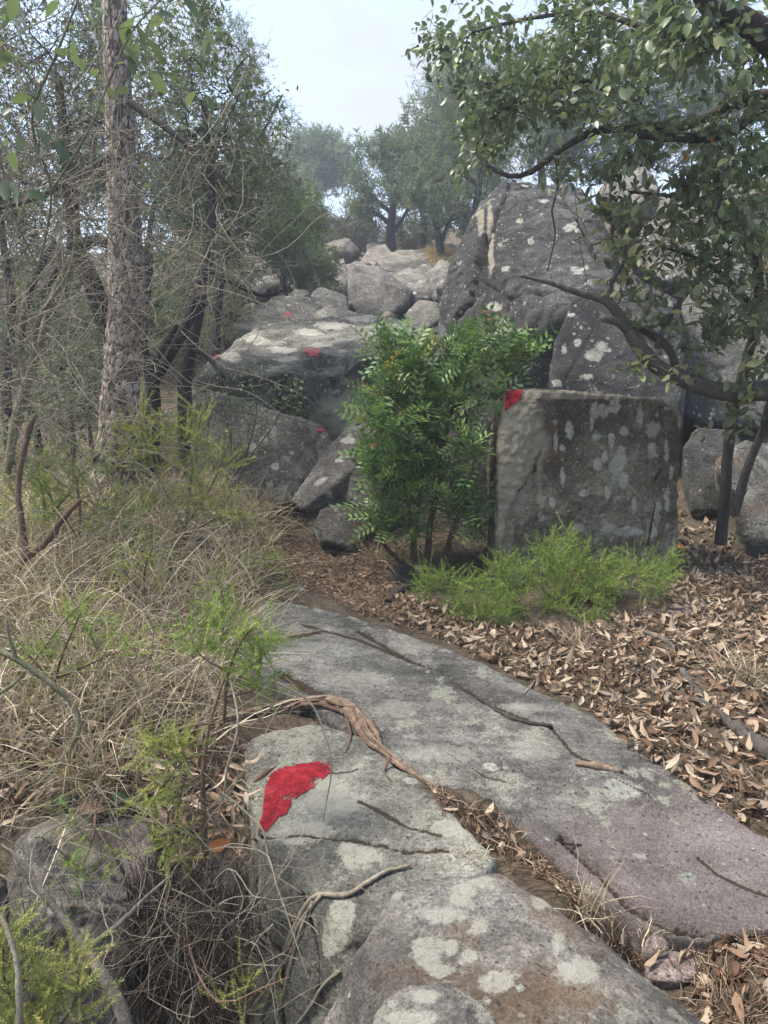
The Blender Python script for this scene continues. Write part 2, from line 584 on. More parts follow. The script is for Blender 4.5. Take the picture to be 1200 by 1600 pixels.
M['pale'] = rock_mat('pale_rock', (0.13, 0.115, 0.098), (0.21, 0.188, 0.163), (0.29, 0.262, 0.23), 0.3, 0.3, stain=0.4, scale=0.35, seed=8)
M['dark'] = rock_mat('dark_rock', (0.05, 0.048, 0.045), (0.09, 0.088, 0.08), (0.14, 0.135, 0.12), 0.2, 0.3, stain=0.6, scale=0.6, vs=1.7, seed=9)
M['pink'] = rock_mat('pinkish_rock', (0.15, 0.115, 0.108), (0.24, 0.19, 0.178), (0.32, 0.26, 0.24), 0.15, 0.15, stain=0.15, seed=10)
M['bank'] = rock_mat('bank_rock', (0.12, 0.11, 0.10), (0.205, 0.185, 0.17), (0.30, 0.27, 0.25), 0.3, 0.2, stain=0.5, purple=0.6, rust=0.1, seed=11)

M['litter'] = leaf_mat('dry_leaf', [(0.0, (0.04, 0.022, 0.014)), (0.18, (0.09, 0.048, 0.028)), (0.36, (0.155, 0.095, 0.062)), (0.58, (0.25, 0.18, 0.125)), (0.82, (0.39, 0.32, 0.24)), (0.93, (0.24, 0.19, 0.145)), (1.0, (0.19, 0.15, 0.12))], 0.12, 0.7, 0.2)
M['dry'] = leaf_mat('dry_grass', [(0.0, (0.16, 0.125, 0.085)), (0.3, (0.32, 0.26, 0.18)), (0.65, (0.46, 0.39, 0.28)), (0.88, (0.62, 0.55, 0.42)), (1.0, (0.27, 0.22, 0.16))], 0.2, 0.7, 0.2)
M['yellow_grass'] = leaf_mat('yellow_grass', [(0.0, (0.36, 0.25, 0.09)), (1.0, (0.52, 0.40, 0.18))], 0.25, 0.7, 0.2)
M['green_grass'] = leaf_mat('green_grass', [(0.0, (0.10, 0.13, 0.04)), (1.0, (0.24, 0.25, 0.09))], 0.3, 0.6, 0.3)
M['broad'] = leaf_mat('broad_leaf', [(0.0, (0.065, 0.095, 0.045)), (0.5, (0.12, 0.165, 0.08)), (0.85, (0.18, 0.225, 0.105)), (1.0, (0.25, 0.28, 0.13))], 0.30, 0.38, 0.5, back=(0.13, 0.165, 0.11))
M['oak'] = leaf_mat('oak_leaf', [(0.0, (0.07, 0.09, 0.042)), (0.45, (0.125, 0.15, 0.068)), (0.8, (0.19, 0.215, 0.09)), (1.0, (0.27, 0.27, 0.11))], 0.30, 0.5, 0.4, back=(0.21, 0.225, 0.165))
M['orange'] = leaf_mat('orange_leaf', [(0.0, (0.33, 0.10, 0.035)), (1.0, (0.45, 0.16, 0.06))], 0.3, 0.6, 0.3)
M['lentisk'] = leaf_mat('glossy_leaflet', [(0.0, (0.05, 0.095, 0.03)), (0.4, (0.095, 0.17, 0.055)), (0.75, (0.155, 0.25, 0.085)), (0.95, (0.25, 0.33, 0.12)), (1.0, (0.26, 0.14, 0.06))], 0.25, 0.45, 0.4)
M['heath'] = leaf_mat('heath_needle', [(0.0, (0.09, 0.145, 0.03)), (0.5, (0.16, 0.24, 0.05)), (1.0, (0.28, 0.35, 0.09))], 0.3, 0.6, 0.3)
M['heath_yellow'] = leaf_mat('yellow_green_needle', [(0.0, (0.14, 0.17, 0.045)), (0.6, (0.25, 0.28, 0.085)), (1.0, (0.38, 0.36, 0.12))], 0.3, 0.6, 0.3)
M['far_leaf'] = leaf_mat('far_foliage', [(0.0, (0.075, 0.105, 0.07)), (0.5, (0.125, 0.165, 0.11)), (1.0, (0.20, 0.23, 0.15))], 0.3, 0.6, 0.3)
M['mid_leaf'] = leaf_mat('mid_foliage', [(0.0, (0.075, 0.10, 0.06)), (0.5, (0.125, 0.155, 0.09)), (1.0, (0.20, 0.225, 0.13))], 0.3, 0.6, 0.3)
M['young_pine'] = leaf_mat('young_pine_needle', [(0.0, (0.06, 0.10, 0.035)), (0.6, (0.10, 0.15, 0.05)), (1.0, (0.17, 0.20, 0.07))], 0.3, 0.6, 0.3)
M['dead_leaf'] = leaf_mat('dead_foliage', [(0.0, (0.07, 0.055, 0.055)), (0.6, (0.13, 0.10, 0.095)), (1.0, (0.19, 0.155, 0.14))], 0.2, 0.7, 0.2)
M['black_bark'] = bark_mat('charred_bark', (0.014, 0.013, 0.014), (0.035, 0.033, 0.034), (0.075, 0.07, 0.068))
M['grey_bark'] = bark_mat('grey_bark', (0.075, 0.065, 0.056), (0.17, 0.15, 0.13), (0.29, 0.26, 0.235))
M['dark_twig'] = bark_mat('dark_twig', (0.03, 0.026, 0.023), (0.065, 0.056, 0.05), (0.12, 0.105, 0.095))
M['pale_twig'] = bark_mat('pale_twig', (0.17, 0.145, 0.11), (0.27, 0.24, 0.185), (0.38, 0.345, 0.28))
M['olive_twig'] = bark_mat('olive_twig', (0.11, 0.105, 0.065), (0.20, 0.19, 0.12), (0.30, 0.28, 0.2))
M['brown_twig'] = bark_mat('brown_twig', (0.07, 0.045, 0.032), (0.14, 0.095, 0.07), (0.22, 0.16, 0.12))
M['oak_bark'] = bark_mat('oak_bark', (0.045, 0.04, 0.036), (0.10, 0.09, 0.08), (0.19, 0.175, 0.155))
M['root_wood'] = bark_mat('peeled_root', (0.10, 0.07, 0.05), (0.24, 0.175, 0.125), (0.38, 0.295, 0.22))
M['vine_leaf'] = leaf_mat('vine_leaf', [(0.0, (0.045, 0.075, 0.032)), (0.6, (0.075, 0.12, 0.05)), (1.0, (0.12, 0.17, 0.075))], 0.35, 0.4, 0.5, back=(0.14, 0.18, 0.10))
M['litter_single'] = M['litter']
HAZE = 0.0045
# ------------------------------------------------------------------ ground
GP = [  # photo pixel + distance of bare ground points
    (1150, 1300, 2.15), (1190, 1440, 1.8), (1150, 1150, 2.6), (1100, 1000, 3.35), (1100, 900, 4.3), (1190, 880, 4.6), (900, 1000, 3.4), (700, 950, 3.75),
    (560, 900, 4.2), (480, 830, 4.9), (430, 775, 5.4), (200, 790, 4.6), (30, 790, 4.6), (200, 900, 3.6), (100, 1000, 2.9), (250, 1100, 2.45),
    (100, 1200, 2.1), (300, 1010, 3.1), (20, 1120, 2.3), (800, 900, 4.2), (640, 880, 4.4), (950, 890, 4.3),
    (1190, 1560, 1.5)]
gw = [P(*g) for g in GP]
gw += [np.array(a, float) for a in [
    # near drop under the front rocks and around the camera
    (-0.2, 2.3, .33), (-.05, 2.1, .28), (.12, 2.03, .325), (.3, 1.86, .30), (.2, 1.95, .315), (.55, 1.6, .22), (-.3, 2.2, .30), (.42, 1.7, .25), (-0.75, 1.7, .0), (-0.35, 1.75, -.12), (-0.5, 1.9, .05), (-1.3, 1.5, .05), (-0.1, 1.3, -.05), (0.3, 1.1, .0), (0.9, 1.0, .12), (1.6, 1.2, .2), (0, 0, 0), (0, -2, -.5), (-2, 0, -.1), (2, 0, .15), (-3, -3, -.6), (3, -3, -.4),
    (-2.2, 1.9, .45), (2.2, 2.6, .38), (3.0, 4.0, .75), (-3, 3.5, .85),
    # slope behind
    (0, 6.5, 1.05), (-2.0, 6.2, 1.1), (2.2, 6.6, .95), (0, 8.5, 1.55), (-3.6, 8, 1.5), (3.6, 8.5, 1.7), (0, 11, 2.25), (-5, 11, 2.2), (5, 11, 2.8), (0, 14, 3.0), (0.4, 18, 3.95), (-6, 16, 3.4), (7, 16, 4.6),
    (1.0, 21, 4.75), (-3, 22, 4.9), (-9, 22, 4.6), (9, 22, 6.6), (0, 30, 6.9), (-14, 30, 6.0), (14, 30, 9.0), (-3, 38, 8.2), (5, 38, 8.4),
    (0, 50, 9.2), (-25, 45, 8.5), (25, 45, 13), (0, 80, 9), (-40, 80, 10), (45, 80, 16), (-15, 8, 2.5), (15, 8, 3.5), (-30, 10, 4), (30, 10, 7), (-15, -10, -1.5), (15, -10, -1.0), (0, -25, -6), (-40, -30, -8), (40, -30, -6),
    (0, 160, 4), (-150, 80, 8), (150, 80, 16), (-120, -100, -20), (120, -100, -18), (0, -150, -26), (160, 160, 4), (-160, 160, 4)]]
gw = np.array(gw)


def _phi(r):
    return r * 1.0


def _rbf_fit():
    n = len(gw)
    A = np.zeros((n + 3, n + 3))
    d = np.linalg.norm(gw[:, None, :2] - gw[None, :, :2], axis=-1)
    A[:n, :n] = -_phi(np.sqrt(d * d + 0.15 ** 2)) - np.eye(n) * 0.02
    A[:n, n] = 1; A[:n, n + 1:] = gw[:, :2]
    A[n, :n] = 1; A[n + 1:, :n] = gw[:, :2].T
    return np.linalg.solve(A, np.concatenate([gw[:, 2], np.zeros(3)]))


_W = _rbf_fit()


def PP(*a):
    return [P(*x) for x in a]


sl_out = [(362, 955, 3.62), (420, 943, 3.72), (505, 955, 3.62), (600, 983, 3.42), (690, 1012, 3.24), (765, 1050, 3.0), (850, 1082, 2.83), (935, 1122, 2.66), (965, 1172, 2.46), (1030, 1205, 2.35), (1085, 1272, 2.14), (1125, 1312, 2.04), (1215, 1320, 2.0), (1330, 1340, 1.95), (1340, 1430, 1.76), (1215, 1442, 1.74), (1120, 1458, 1.715), (1088, 1478, 1.68), (1000, 1462, 1.71), (935, 1405, 1.82), (872, 1352, 1.93), (816, 1300, 2.05), (766, 1260, 2.13), (694, 1236, 2.2), (660, 1210, 2.27), (590, 1152, 2.46), (540, 1110, 2.6), (470, 1085, 2.7), (430, 1055, 2.83), (385, 1030, 2.97), (355, 1000, 3.2)]
sl_p = np.array(PP(*sl_out))
_A = np.column_stack([np.ones(len(sl_p)), sl_p[:, :2]])
_c, *_r = np.linalg.lstsq(_A, sl_p[:, 2], rcond=None)
sl_p[:, 2] = 0.7 * (_A @ _c) + 0.3 * sl_p[:, 2]


rb_in = np.array([Q(400, 1230, .4), Q(430, 1150, .4), Q(560, 1165, .4), Q(650, 1235, .4), Q(740, 1320, .38), Q(690, 1420, .36), Q(540, 1470, .33), Q(420, 1330, .36)])


def edge_depth(xy, ol):
    """how far (m) a ground point lies inside the outline of the trail slab."""
    ins = in_poly(xy[:, 0], xy[:, 1], ol[:, :2])
    d = seg_dist(xy[:, 0], xy[:, 1], np.vstack([ol[:, :2], ol[:1, :2]]))
    return np.where(ins, d, -d)


def gz(xy):
    xy = np.atleast_2d(np.asarray(xy, float))[:, :2]
    out = np.empty(len(xy))
    for a in range(0, len(xy), 40000):
        q = xy[a:a + 40000]
        d = np.sqrt(((q[:, None] - gw[None, :, :2]) ** 2).sum(-1) + 0.15 ** 2)
        out[a:a + 40000] = -d @ _W[:-3] + _W[-3] + q @ _W[-2:]
    p3 = np.column_stack([xy, np.zeros(len(xy))])
    r = np.hypot(xy[:, 0], xy[:, 1])
    out += 0.05 * vnoise(p3 * 1.7, 3) * np.clip(r / 4, .4, 4) + 0.02 * vnoise(p3 * 6, 4)
    near = (np.abs(xy[:, 0]) < 2.5) & (xy[:, 1] > 1) & (xy[:, 1] < 4.5)
    if near.any():
        e = np.maximum(edge_depth(xy[near], sl_p), edge_depth(xy[near], rb_in))
        out[near] -= 0.16 * np.clip((e + 0.02) / 0.10, 0, 1)
    return out


_n = 380
_u = np.linspace(-1, 1, _n)
_gx = 75 * np.sinh(5.2 * _u) / math.sinh(5.2)
_gy = 3.2 + 85 * np.sinh(5.4 * _u) / math.sinh(5.4)
XX, YY = np.meshgrid(_gx, _gy, indexing='ij')
_xy = np.column_stack([XX.ravel(), YY.ravel()])
_z = gz(_xy)
_i = np.arange(_n * _n).reshape(_n, _n)
_F = np.stack([_i[:-1, :-1], _i[1:, :-1], _i[1:, 1:], _i[:-1, 1:]], -1).reshape(-1, 4)
ground = obj('ground', np.column_stack([_xy, _z]), _F, M['soil'], origin=(0, 0, 0), label='sloping forest soil under dry leaves and grass', kind='structure')

# ------------------------------------------------------------------ rocks
SMOOTH_CACHE = {}


def hull_bm(pts):
    bm = bmesh.new()
    for p in pts:
        bm.verts.new(p)
    r = bmesh.ops.convex_hull(bm, input=bm.verts)
    junk = [g for g in r['geom_interior'] + r['geom_unused'] if isinstance(g, bmesh.types.BMVert) and g.is_valid]
    bmesh.ops.delete(bm, geom=list(set(junk)), context='VERTS')
    loose = [v for v in bm.verts if not v.link_faces]
    bmesh.ops.delete(bm, geom=loose, context='VERTS')
    bmesh.ops.recalc_face_normals(bm, faces=bm.faces)
    return bm


def remesh(hulls, voxel):
    tmp = bpy.data.meshes.new('tmp')
    V = []; F = []; n = 0
    for h in hulls:
        bm = hull_bm(h)
        bm.verts.index_update()
        V += [v.co[:] for v in bm.verts]
        F += [[v.index + n for v in f.verts] for f in bm.faces]
        n = len(V)
        bm.free()
    tmp.from_pydata(V, [], F)
    o = bpy.data.objects.new('tmp', tmp)
    COL.objects.link(o)
    md = o.modifiers.new('r', 'REMESH')
    md.mode = 'VOXEL'
    md.voxel_size = voxel
    dg = bpy.context.evaluated_depsgraph_get()
    me = bpy.data.meshes.new_from_object(o.evaluated_get(dg))
    bpy.data.objects.remove(o)
    V = np.empty(len(me.vertices) * 3, np.float32); me.vertices.foreach_get('co', V)
    F = np.empty(len(me.loops), np.int32); me.loops.foreach_get('vertex_index', F)
    bpy.data.meshes.remove(me)
    return V.reshape(-1, 3).astype(float), F.reshape(-1, 4)


def vnormals(V, F):
    n = np.cross(V[F[:, 2]] - V[F[:, 0]], V[F[:, 3]] - V[F[:, 1]])
    N = np.zeros_like(V)
    for k in range(4):
        for c in range(3):
            N[:, c] += np.bincount(F[:, k], n[:, c], len(V))
    return unit(N)


def laplace(V, F, it, w_=0.5):
    e = np.concatenate([F[:, [0, 1]], F[:, [1, 2]], F[:, [2, 3]], F[:, [3, 0]]])
    deg = np.bincount(e[:, 0], minlength=len(V)) + np.bincount(e[:, 1], minlength=len(V))
    for _ in range(it):
        S = np.zeros_like(V)
        for c in range(3):
            S[:, c] = np.bincount(e[:, 0], V[e[:, 1], c], len(V)) + np.bincount(e[:, 1], V[e[:, 0], c], len(V))
        V = V + w_ * (S / np.maximum(deg, 1)[:, None] - V)
    return V


def hullpts(pts, back=0.4, sink=0.3, shrink=0.92):
    """front points plus the same pushed away from the camera and down."""
    p = np.array(pts, float)
    c = p.mean(0)
    d = unit(p - CAM)
    q = p + d * back
    q = c + d.mean(0) * back + (q - c - d.mean(0) * back) * shrink
    s = q.copy(); s[:, 2] -= sink
    return np.vstack([p, q, s])


def rock(name, label, hulls, mat, voxel=0.03, rough=0.03, freq=2.5, chips=14, chip=0.03, smooth=2, seed=1, cat='boulder', group=None, cracks=(), lichen=(), fresh_or_lit=(), purple=None, carve=(), strata=None, parent=None, fine=0.25):
    rng = np.random.default_rng(seed)
    V, F = remesh(hulls, voxel)
    size = np.ptp(V, axis=0).max()
    # planar breaks
    c = V.mean(0)
    for k in range(chips):
        n = unit(rng.normal(size=3))
        s = (V - c) @ n
        h = np.percentile(s, 99.8) - chip * size * rng.uniform(0.3, 1.6)
        m_ = s > h
        V[m_] -= ((s[m_] - h) * 0.9)[:, None] * n
    V = laplace(V, F, smooth)
    N = vnormals(V, F)
    px, py, zc = proj(V)
    facing = ((V - CAM) * N).sum(1) < 0
    low = fbm(V * freq, seed, 4, 0.5)
    rid = 1 - np.abs(fbm(V * freq * 1.7 + 31, seed + 5, 4, 0.55)) * 2
    stp = fbm(V * freq * 0.9 + 11, seed + 9, 3)
    stp = (np.round(stp * 7) / 7 - stp)          # broken step-like facets
    d = rough * (low * 1.0 + 0.35 * rid + 1.6 * stp) + rough * fine * fbm(V * freq * 9, seed + 3, 3)
    if strata is not None:
        ax = unit(np.array(strata[:3], float))
        q = V @ ax * strata[3] + 0.7 * fbm(V * 1.5, seed + 21, 3)
        saw = q - np.floor(q)
        d += strata[4] * (np.minimum(saw / 0.85, (1 - saw) / 0.15) - 0.5) * (0.5 + 0.5 * vnoise(np.column_stack([np.floor(q), V[:, 0] * 1.3, V[:, 1] * 1.3]), seed + 2))
    at = {}
    if len(cracks):
        ck = np.zeros(len(V))
        wob = 5 * fbm(V * 9, seed + 40, 3)
        for line, wpx, dep in cracks:
            dd = np.abs(seg_dist(px, py, line) + wob * 0.6)
            f = np.clip(1 - dd / wpx, 0, 1) * facing
            d -= dep * np.sqrt(f)
            ck = np.maximum(ck, np.clip(1 - dd / (wpx * 2.6), 0, 1) * facing)
        at['crack'] = ck
    for poly, dep in carve:                       # broken-out pockets (pixel polygons)
        f = in_poly(px + 7 * fbm(V * 6, seed + 50, 3), py + 7 * fbm(V * 6 + 9, seed + 51, 3), poly) & facing
        d -= dep * f
    for key, bl in (('lichen', lichen), ('fresh_or_lit', fresh_or_lit)):
        if len(bl):
            a = np.zeros(len(V))
            for b in bl:
                x, y, rx = b[:3]; ry = b[3] if len(b) > 3 else rx
                a = np.maximum(a, np.clip(1.0 - 0.5 * np.hypot((px - x) / rx, (py - y) / ry), 0, 1))
            at[key] = a * facing
    if purple is not None:
        at['purple'] = np.clip(purple(px, py), 0, 1)
    V = V + N * d[:, None]
    return obj(name, V, F, M[mat], parent=parent, smooth=True, attrs=at, label=label, cat=None if parent else cat, group=group)


def paint(o, poly, name='paint_mark', lift=0.0025, step=5, seed=3, label=None, mat='paint', rough=5.0):
    """paint on a rock: the outline is cast from the viewer on to the rock and laid on its surface."""
    rng = np.random.default_rng(seed)
    q = []
    poly = np.array(poly, float)
    for a, b in zip(poly, np.roll(poly, -1, 0)):
        n = max(1, int(np.hypot(*(b - a)) / (step * 0.6)))
        q += [a + (b - a) * i / n for i in range(n)]
    q = np.array(q)
    z3 = np.column_stack([q * 0.07, np.zeros(len(q))])
    q = q + rough * np.column_stack([fbm(z3, seed, 3), fbm(z3 + 50, seed, 3)])
    x0, y0 = q.min(0); x1, y1 = q.max(0)
    gx, gy = np.meshgrid(np.arange(x0, x1, step), np.arange(y0, y1, step))
    g = np.column_stack([gx.ravel(), gy.ravel()])
    g = g[in_poly(g[:, 0], g[:, 1], q)]
    pts = [Vector(p) for p in np.vstack([q, g])]
    r = delaunay_2d_cdt(pts, [], [list(range(len(q)))], 1, 1e-5)
    co = np.array([v[:] for v in r[0]])
    D = ray(co[:, 0], co[:, 1])
    org = np.array(o.location)
    W = np.zeros((len(co), 3)); ok = np.zeros(len(co), bool); NN = np.zeros((len(co), 3))
    for i, d in enumerate(D):
        h, l, nn, _ = o.ray_cast(Vector(CAM - org), Vector(d).normalized())
        if h:
            W[i] = np.array(l) + org; ok[i] = True; NN[i] = nn
    if ok.sum() < 3:
        return None
    T = []
    dm = proj(W)[2]
    for f in r[2]:
        if len(f) == 3 and ok[f].all() and np.ptp(dm[f]) < 0.25:
            T.append(f)
    V = W + NN * lift - D * lift * 0.3
    T = np.array(T)
    # turn the faces to the viewer
    n = np.cross(V[T[:, 1]] - V[T[:, 0]], V[T[:, 2]] - V[T[:, 0]])
    bad = (n * (V[T[:, 0]] - CAM)).sum(1) > 0
    T[bad] = T[bad][:, ::-1]
    used = np.unique(T)
    mp_ = np.zeros(len(V), int); mp_[used] = np.arange(len(used))
    return obj(name, V[used], mp_[T], M[mat], parent=o, smooth=True, label=label)


# --- front rocks -----------------------------------------------------------
fb_top = [Q(560, 1440, .44), Q(612, 1383, .46), Q(690, 1350, .47), Q(765, 1338, .47), Q(838, 1372, .47), Q(908, 1428, .455), Q(958, 1485, .445), Q(1035, 1548, .43), Q(1130, 1605, .42), Q(1260, 1700, .36), Q(700, 1760, .50), Q(930, 1800, .49)]
fb = [np.vstack([fb_top, [Q(528, 1520, .37), Q(512, 1600, .29), Q(505, 1690, .12), Q(530, 1800, .1)], np.array(fb_top) - [0, -.0, .55]])]
front = rock('boulder', 'rounded grey boulder with rusty patches and many pale lichen spots beside the trail', fb, 'rock_front', .008, .020, 3.2, 22, .03, 2, 11,
             cracks=[([(640, 1545), (690, 1560), (735, 1590), (775, 1610)], 6, .012)],
             lichen=[(672, 1485, 34, 26), (688, 1510, 22, 14), (700, 1432, 42, 14), (725, 1400, 24), (752, 1380, 22, 14), (870, 1480, 16, 20), (748, 1450, 20, 14), (705, 1480, 15), (733, 1495, 16), (850, 1405, 24, 20), (660, 1555, 34, 14), (780, 1535, 30, 16), (600, 1400, 26, 12), (905, 1520, 40, 22)])
rock('rock', 'small lichen-covered rock wedged under the front of the rusty boulder', [np.vstack([[Q(585, 1600, .46), Q(620, 1562, .47), Q(660, 1545, .47), Q(720, 1565, .475), Q(770, 1600, .475), Q(800, 1680, .45), Q(560, 1680, .42)], np.array([Q(585, 1600, .46), Q(770, 1600, .475), Q(800, 1680, .45), Q(560, 1680, .42)]) - [0, 0.05, .4]]) + np.array([0, -.03, .06])], 'rock_front', .009, .012, 4, 12, .04, 3, 12, cat='rock',
     lichen=[(662, 1556, 30, 12), (640, 1590, 40, 14)])
rb_top = [Q(388, 1205, .40), Q(385, 1165, .415), Q(420, 1138, .42), Q(500, 1128, .42), Q(560, 1150, .42), Q(650, 1216, .40), Q(706, 1272, .385), Q(772, 1338, .375), Q(740, 1400, .36), Q(540, 1452, .335), Q(480, 1385, .36), Q(406, 1302, .37)]
rb_face = [P(408, 1400, 1.86), P(395, 1600, 1.74), P(395, 1720, 1.68), P(500, 1600, 1.66), P(520, 1500, 1.62), P(600, 1700, 1.5)]
marked = rock('boulder', 'grey boulder bearing the broad red trail blaze on its edge', [np.vstack([rb_top, rb_face, np.array(rb_top) - [0, -.02, .5]])], 'rock_mark', .008, .018, 3.0, 4, .008, 2, 13,
              cracks=[([(405, 1308), (470, 1300), (560, 1318), (640, 1335), (700, 1330)], 4, .016), ([(560, 1255), (640, 1300), (690, 1310)], 3, .006), ([(480, 1215), (560, 1200)], 3, .004), ([(405, 1450), (440, 1490), (445, 1600)], 5, .015), ([(470, 1400), (490, 1470), (505, 1560)], 5, .02)],
              lichen=[(528, 1252, 50, 30), (535, 1440, 20, 46), (515, 1470, 14, 30), (560, 1340, 40, 22), (470, 1300, 50, 18), (700, 1300, 30, 16), (390, 1490, 14, 20)])
paint(marked, [(432, 1203), (470, 1193), (514, 1190), (517, 1205), (497, 1226), (470, 1243), (455, 1252), (450, 1268), (430, 1282), (416, 1300), (405, 1298), (411, 1262), (414, 1232), (422, 1212)], rough=3.0, label='thick red trail paint')

lr = [P(25, 1320, 1.75), P(60, 1272, 1.9), P(130, 1275, 1.92), P(175, 1325, 1.84), P(200, 1385, 1.76), P(205, 1500, 1.72), P(195, 1640, 1.66), P(15, 1640, 1.62), P(12, 1450, 1.68)]
rock('rock', 'weathered bank rock with a pale broken top under dangling roots', [hullpts(lr, .5, .2)], 'bank', .010, .030, 3.4, 18, .028, 1, 14, cat='rock', fresh_or_lit=[(110, 1290, 60, 22), (150, 1330, 40, 30)], lichen=[(90, 1420, 20), (120, 1380, 16)])
lr2 = [P(140, 1300, 1.93), P(185, 1285, 1.98), P(232, 1282, 1.98), P(246, 1340, 1.9), P(225, 1395, 1.84), P(180, 1390, 1.83)]
rock('rock', 'purplish angular rock set between the pale bank rock and the hanging roots', [hullpts(lr2, .3, .25)], 'pink', .009, .018, 4, 12, .04, 1, 15, cat='rock')
lr3 = [P(-90, 1400, 1.6), P(-20, 1330, 1.75), P(20, 1380, 1.7), P(30, 1640, 1.6), P(-120, 1650, 1.5)]
rock('rock', 'dark rock at the very edge of the bank behind green needle sprigs', [hullpts(lr3, .4, .2)], 'bank', .013, .028, 3.4, 12, .03, 1, 16, cat='rock')
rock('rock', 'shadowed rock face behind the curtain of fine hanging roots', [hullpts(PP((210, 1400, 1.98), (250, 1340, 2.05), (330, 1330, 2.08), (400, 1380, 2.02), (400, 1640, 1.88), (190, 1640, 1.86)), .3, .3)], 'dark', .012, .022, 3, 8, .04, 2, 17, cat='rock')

# --- trail slab ------------------------------------------------------------
# a gently domed sheet: split in convex strips along its length
def strip(lo, hi):
    m_ = (sl_p[:, 1] >= lo - 1e-6) & (sl_p[:, 1] <= hi + 1e-6)
    q = sl_p[m_]
    return np.vstack([q, q - [0, 0, .35]])
slab = rock('flat_rock', 'long smooth grey bedrock slab carrying the trail, cracked and purplish at its lower end', [strip(2.9, 4), strip(2.3, 3.3), strip(1.99, 2.75), strip(1.6, 2.18)], 'slab', .0085, .012, 2.0, 0, .0, 2, 21, cat='flat rock', fine=.12,
            cracks=[([(560, 985), (640, 1030), (690, 1050), (755, 1098), (810, 1122), (862, 1140), (900, 1180), (985, 1212)], 3.5, .02),
                    ([(880, 1308), (935, 1362), (985, 1415), (1045, 1448), (1100, 1462)], 7, .05), ([(440, 1052), (480, 1075), (540, 1100)], 8, .02),
                    ([(470, 975), (560, 1000), (650, 1035)], 2.5, .004), ([(1090, 1340), (1120, 1365), (1160, 1385), (1200, 1400)], 2.5, .005), ([(700, 1180), (760, 1215), (800, 1225)], 2, .003), ([(960, 1215), (1010, 1240), (1050, 1280)], 2, .004)],
            lichen=[(815, 1112, 34, 13), (640, 1010, 40, 12), (690, 1180, 60, 16), (470, 1010, 40, 12), (560, 1060, 50, 16), (620, 1110, 40, 14), (830, 1175, 50, 16), (520, 1100, 30, 10)],
            purple=lambda x, y: 0.55 * np.clip((x - 700) / 400, 0, 1) + 0.9 * np.clip((y - 1180) / 200, 0, 1) - 0.35)
rock('flat_rock', 'low flat slab half buried in soil at the upper end of the trail', [hullpts(PP((340, 925, 3.95), (360, 908, 4.1), (430, 903, 4.15), (485, 918, 4.0), (490, 938, 3.85), (400, 948, 3.8)), .1, .25)], 'slab', .014, .010, 3, 6, .03, 2, 22, cat='flat rock')
rock('flat_rock', 'flat purplish slab showing through dead leaves beside the heath', [hullpts(PP((985, 950, 3.75), (1040, 928, 3.95), (1110, 925, 3.95), (1135, 938, 3.8), (1080, 958, 3.65), (1000, 962, 3.62)), .1, .2)], 'pink', .012, .010, 3, 6, .03, 2, 23, cat='flat rock')
rock('stone', 'pinkish flat stone lying in the lower crack of the trail', [hullpts([Q(1008, 1500, .24), Q(1050, 1484, .26), Q(1100, 1500, .25), Q(1106, 1522, .24), Q(1060, 1532, .23), Q(1015, 1520, .23)], .05, .12)], 'pink', .007, .008, 5, 10, .06, 2, 24, cat='stone')
rock('stone', 'pinkish stone half under dead leaves at the lower trail edge', [hullpts([Q(1145, 1505, .24), Q(1185, 1460, .25), Q(1260, 1455, .25), Q(1260, 1530, .24), Q(1190, 1540, .24)], .05, .15)], 'pink', .008, .008, 5, 10, .05, 2, 25, cat='stone')
rock('stone', 'small reddish stone beside the clump of dry straw', [hullpts([Q(1005, 1480, .27), Q(1020, 1462, .29), Q(1045, 1470, .28), Q(1040, 1490, .26)], .04, .1)], 'pink', .006, .006, 6, 8, .06, 2, 26, cat='stone')
rock('stone', 'dark little stone at the foot of the glossy green bush', [hullpts(PP((612, 905, 4.25), (620, 885, 4.3), (642, 878, 4.3), (655, 890, 4.25), (648, 910, 4.2)), .1, .1)], 'dark', .009, .01, 5, 10, .06, 2, 27, cat='stone')
rock('stone', 'tiny white stone at the foot of the glossy green bush', [hullpts(PP((648, 893, 4.18), (650, 882, 4.18), (660, 883, 4.18), (661, 894, 4.17)), .03, .04)], 'pale', .005, .004, 8, 6, .06, 2, 28, cat='stone')

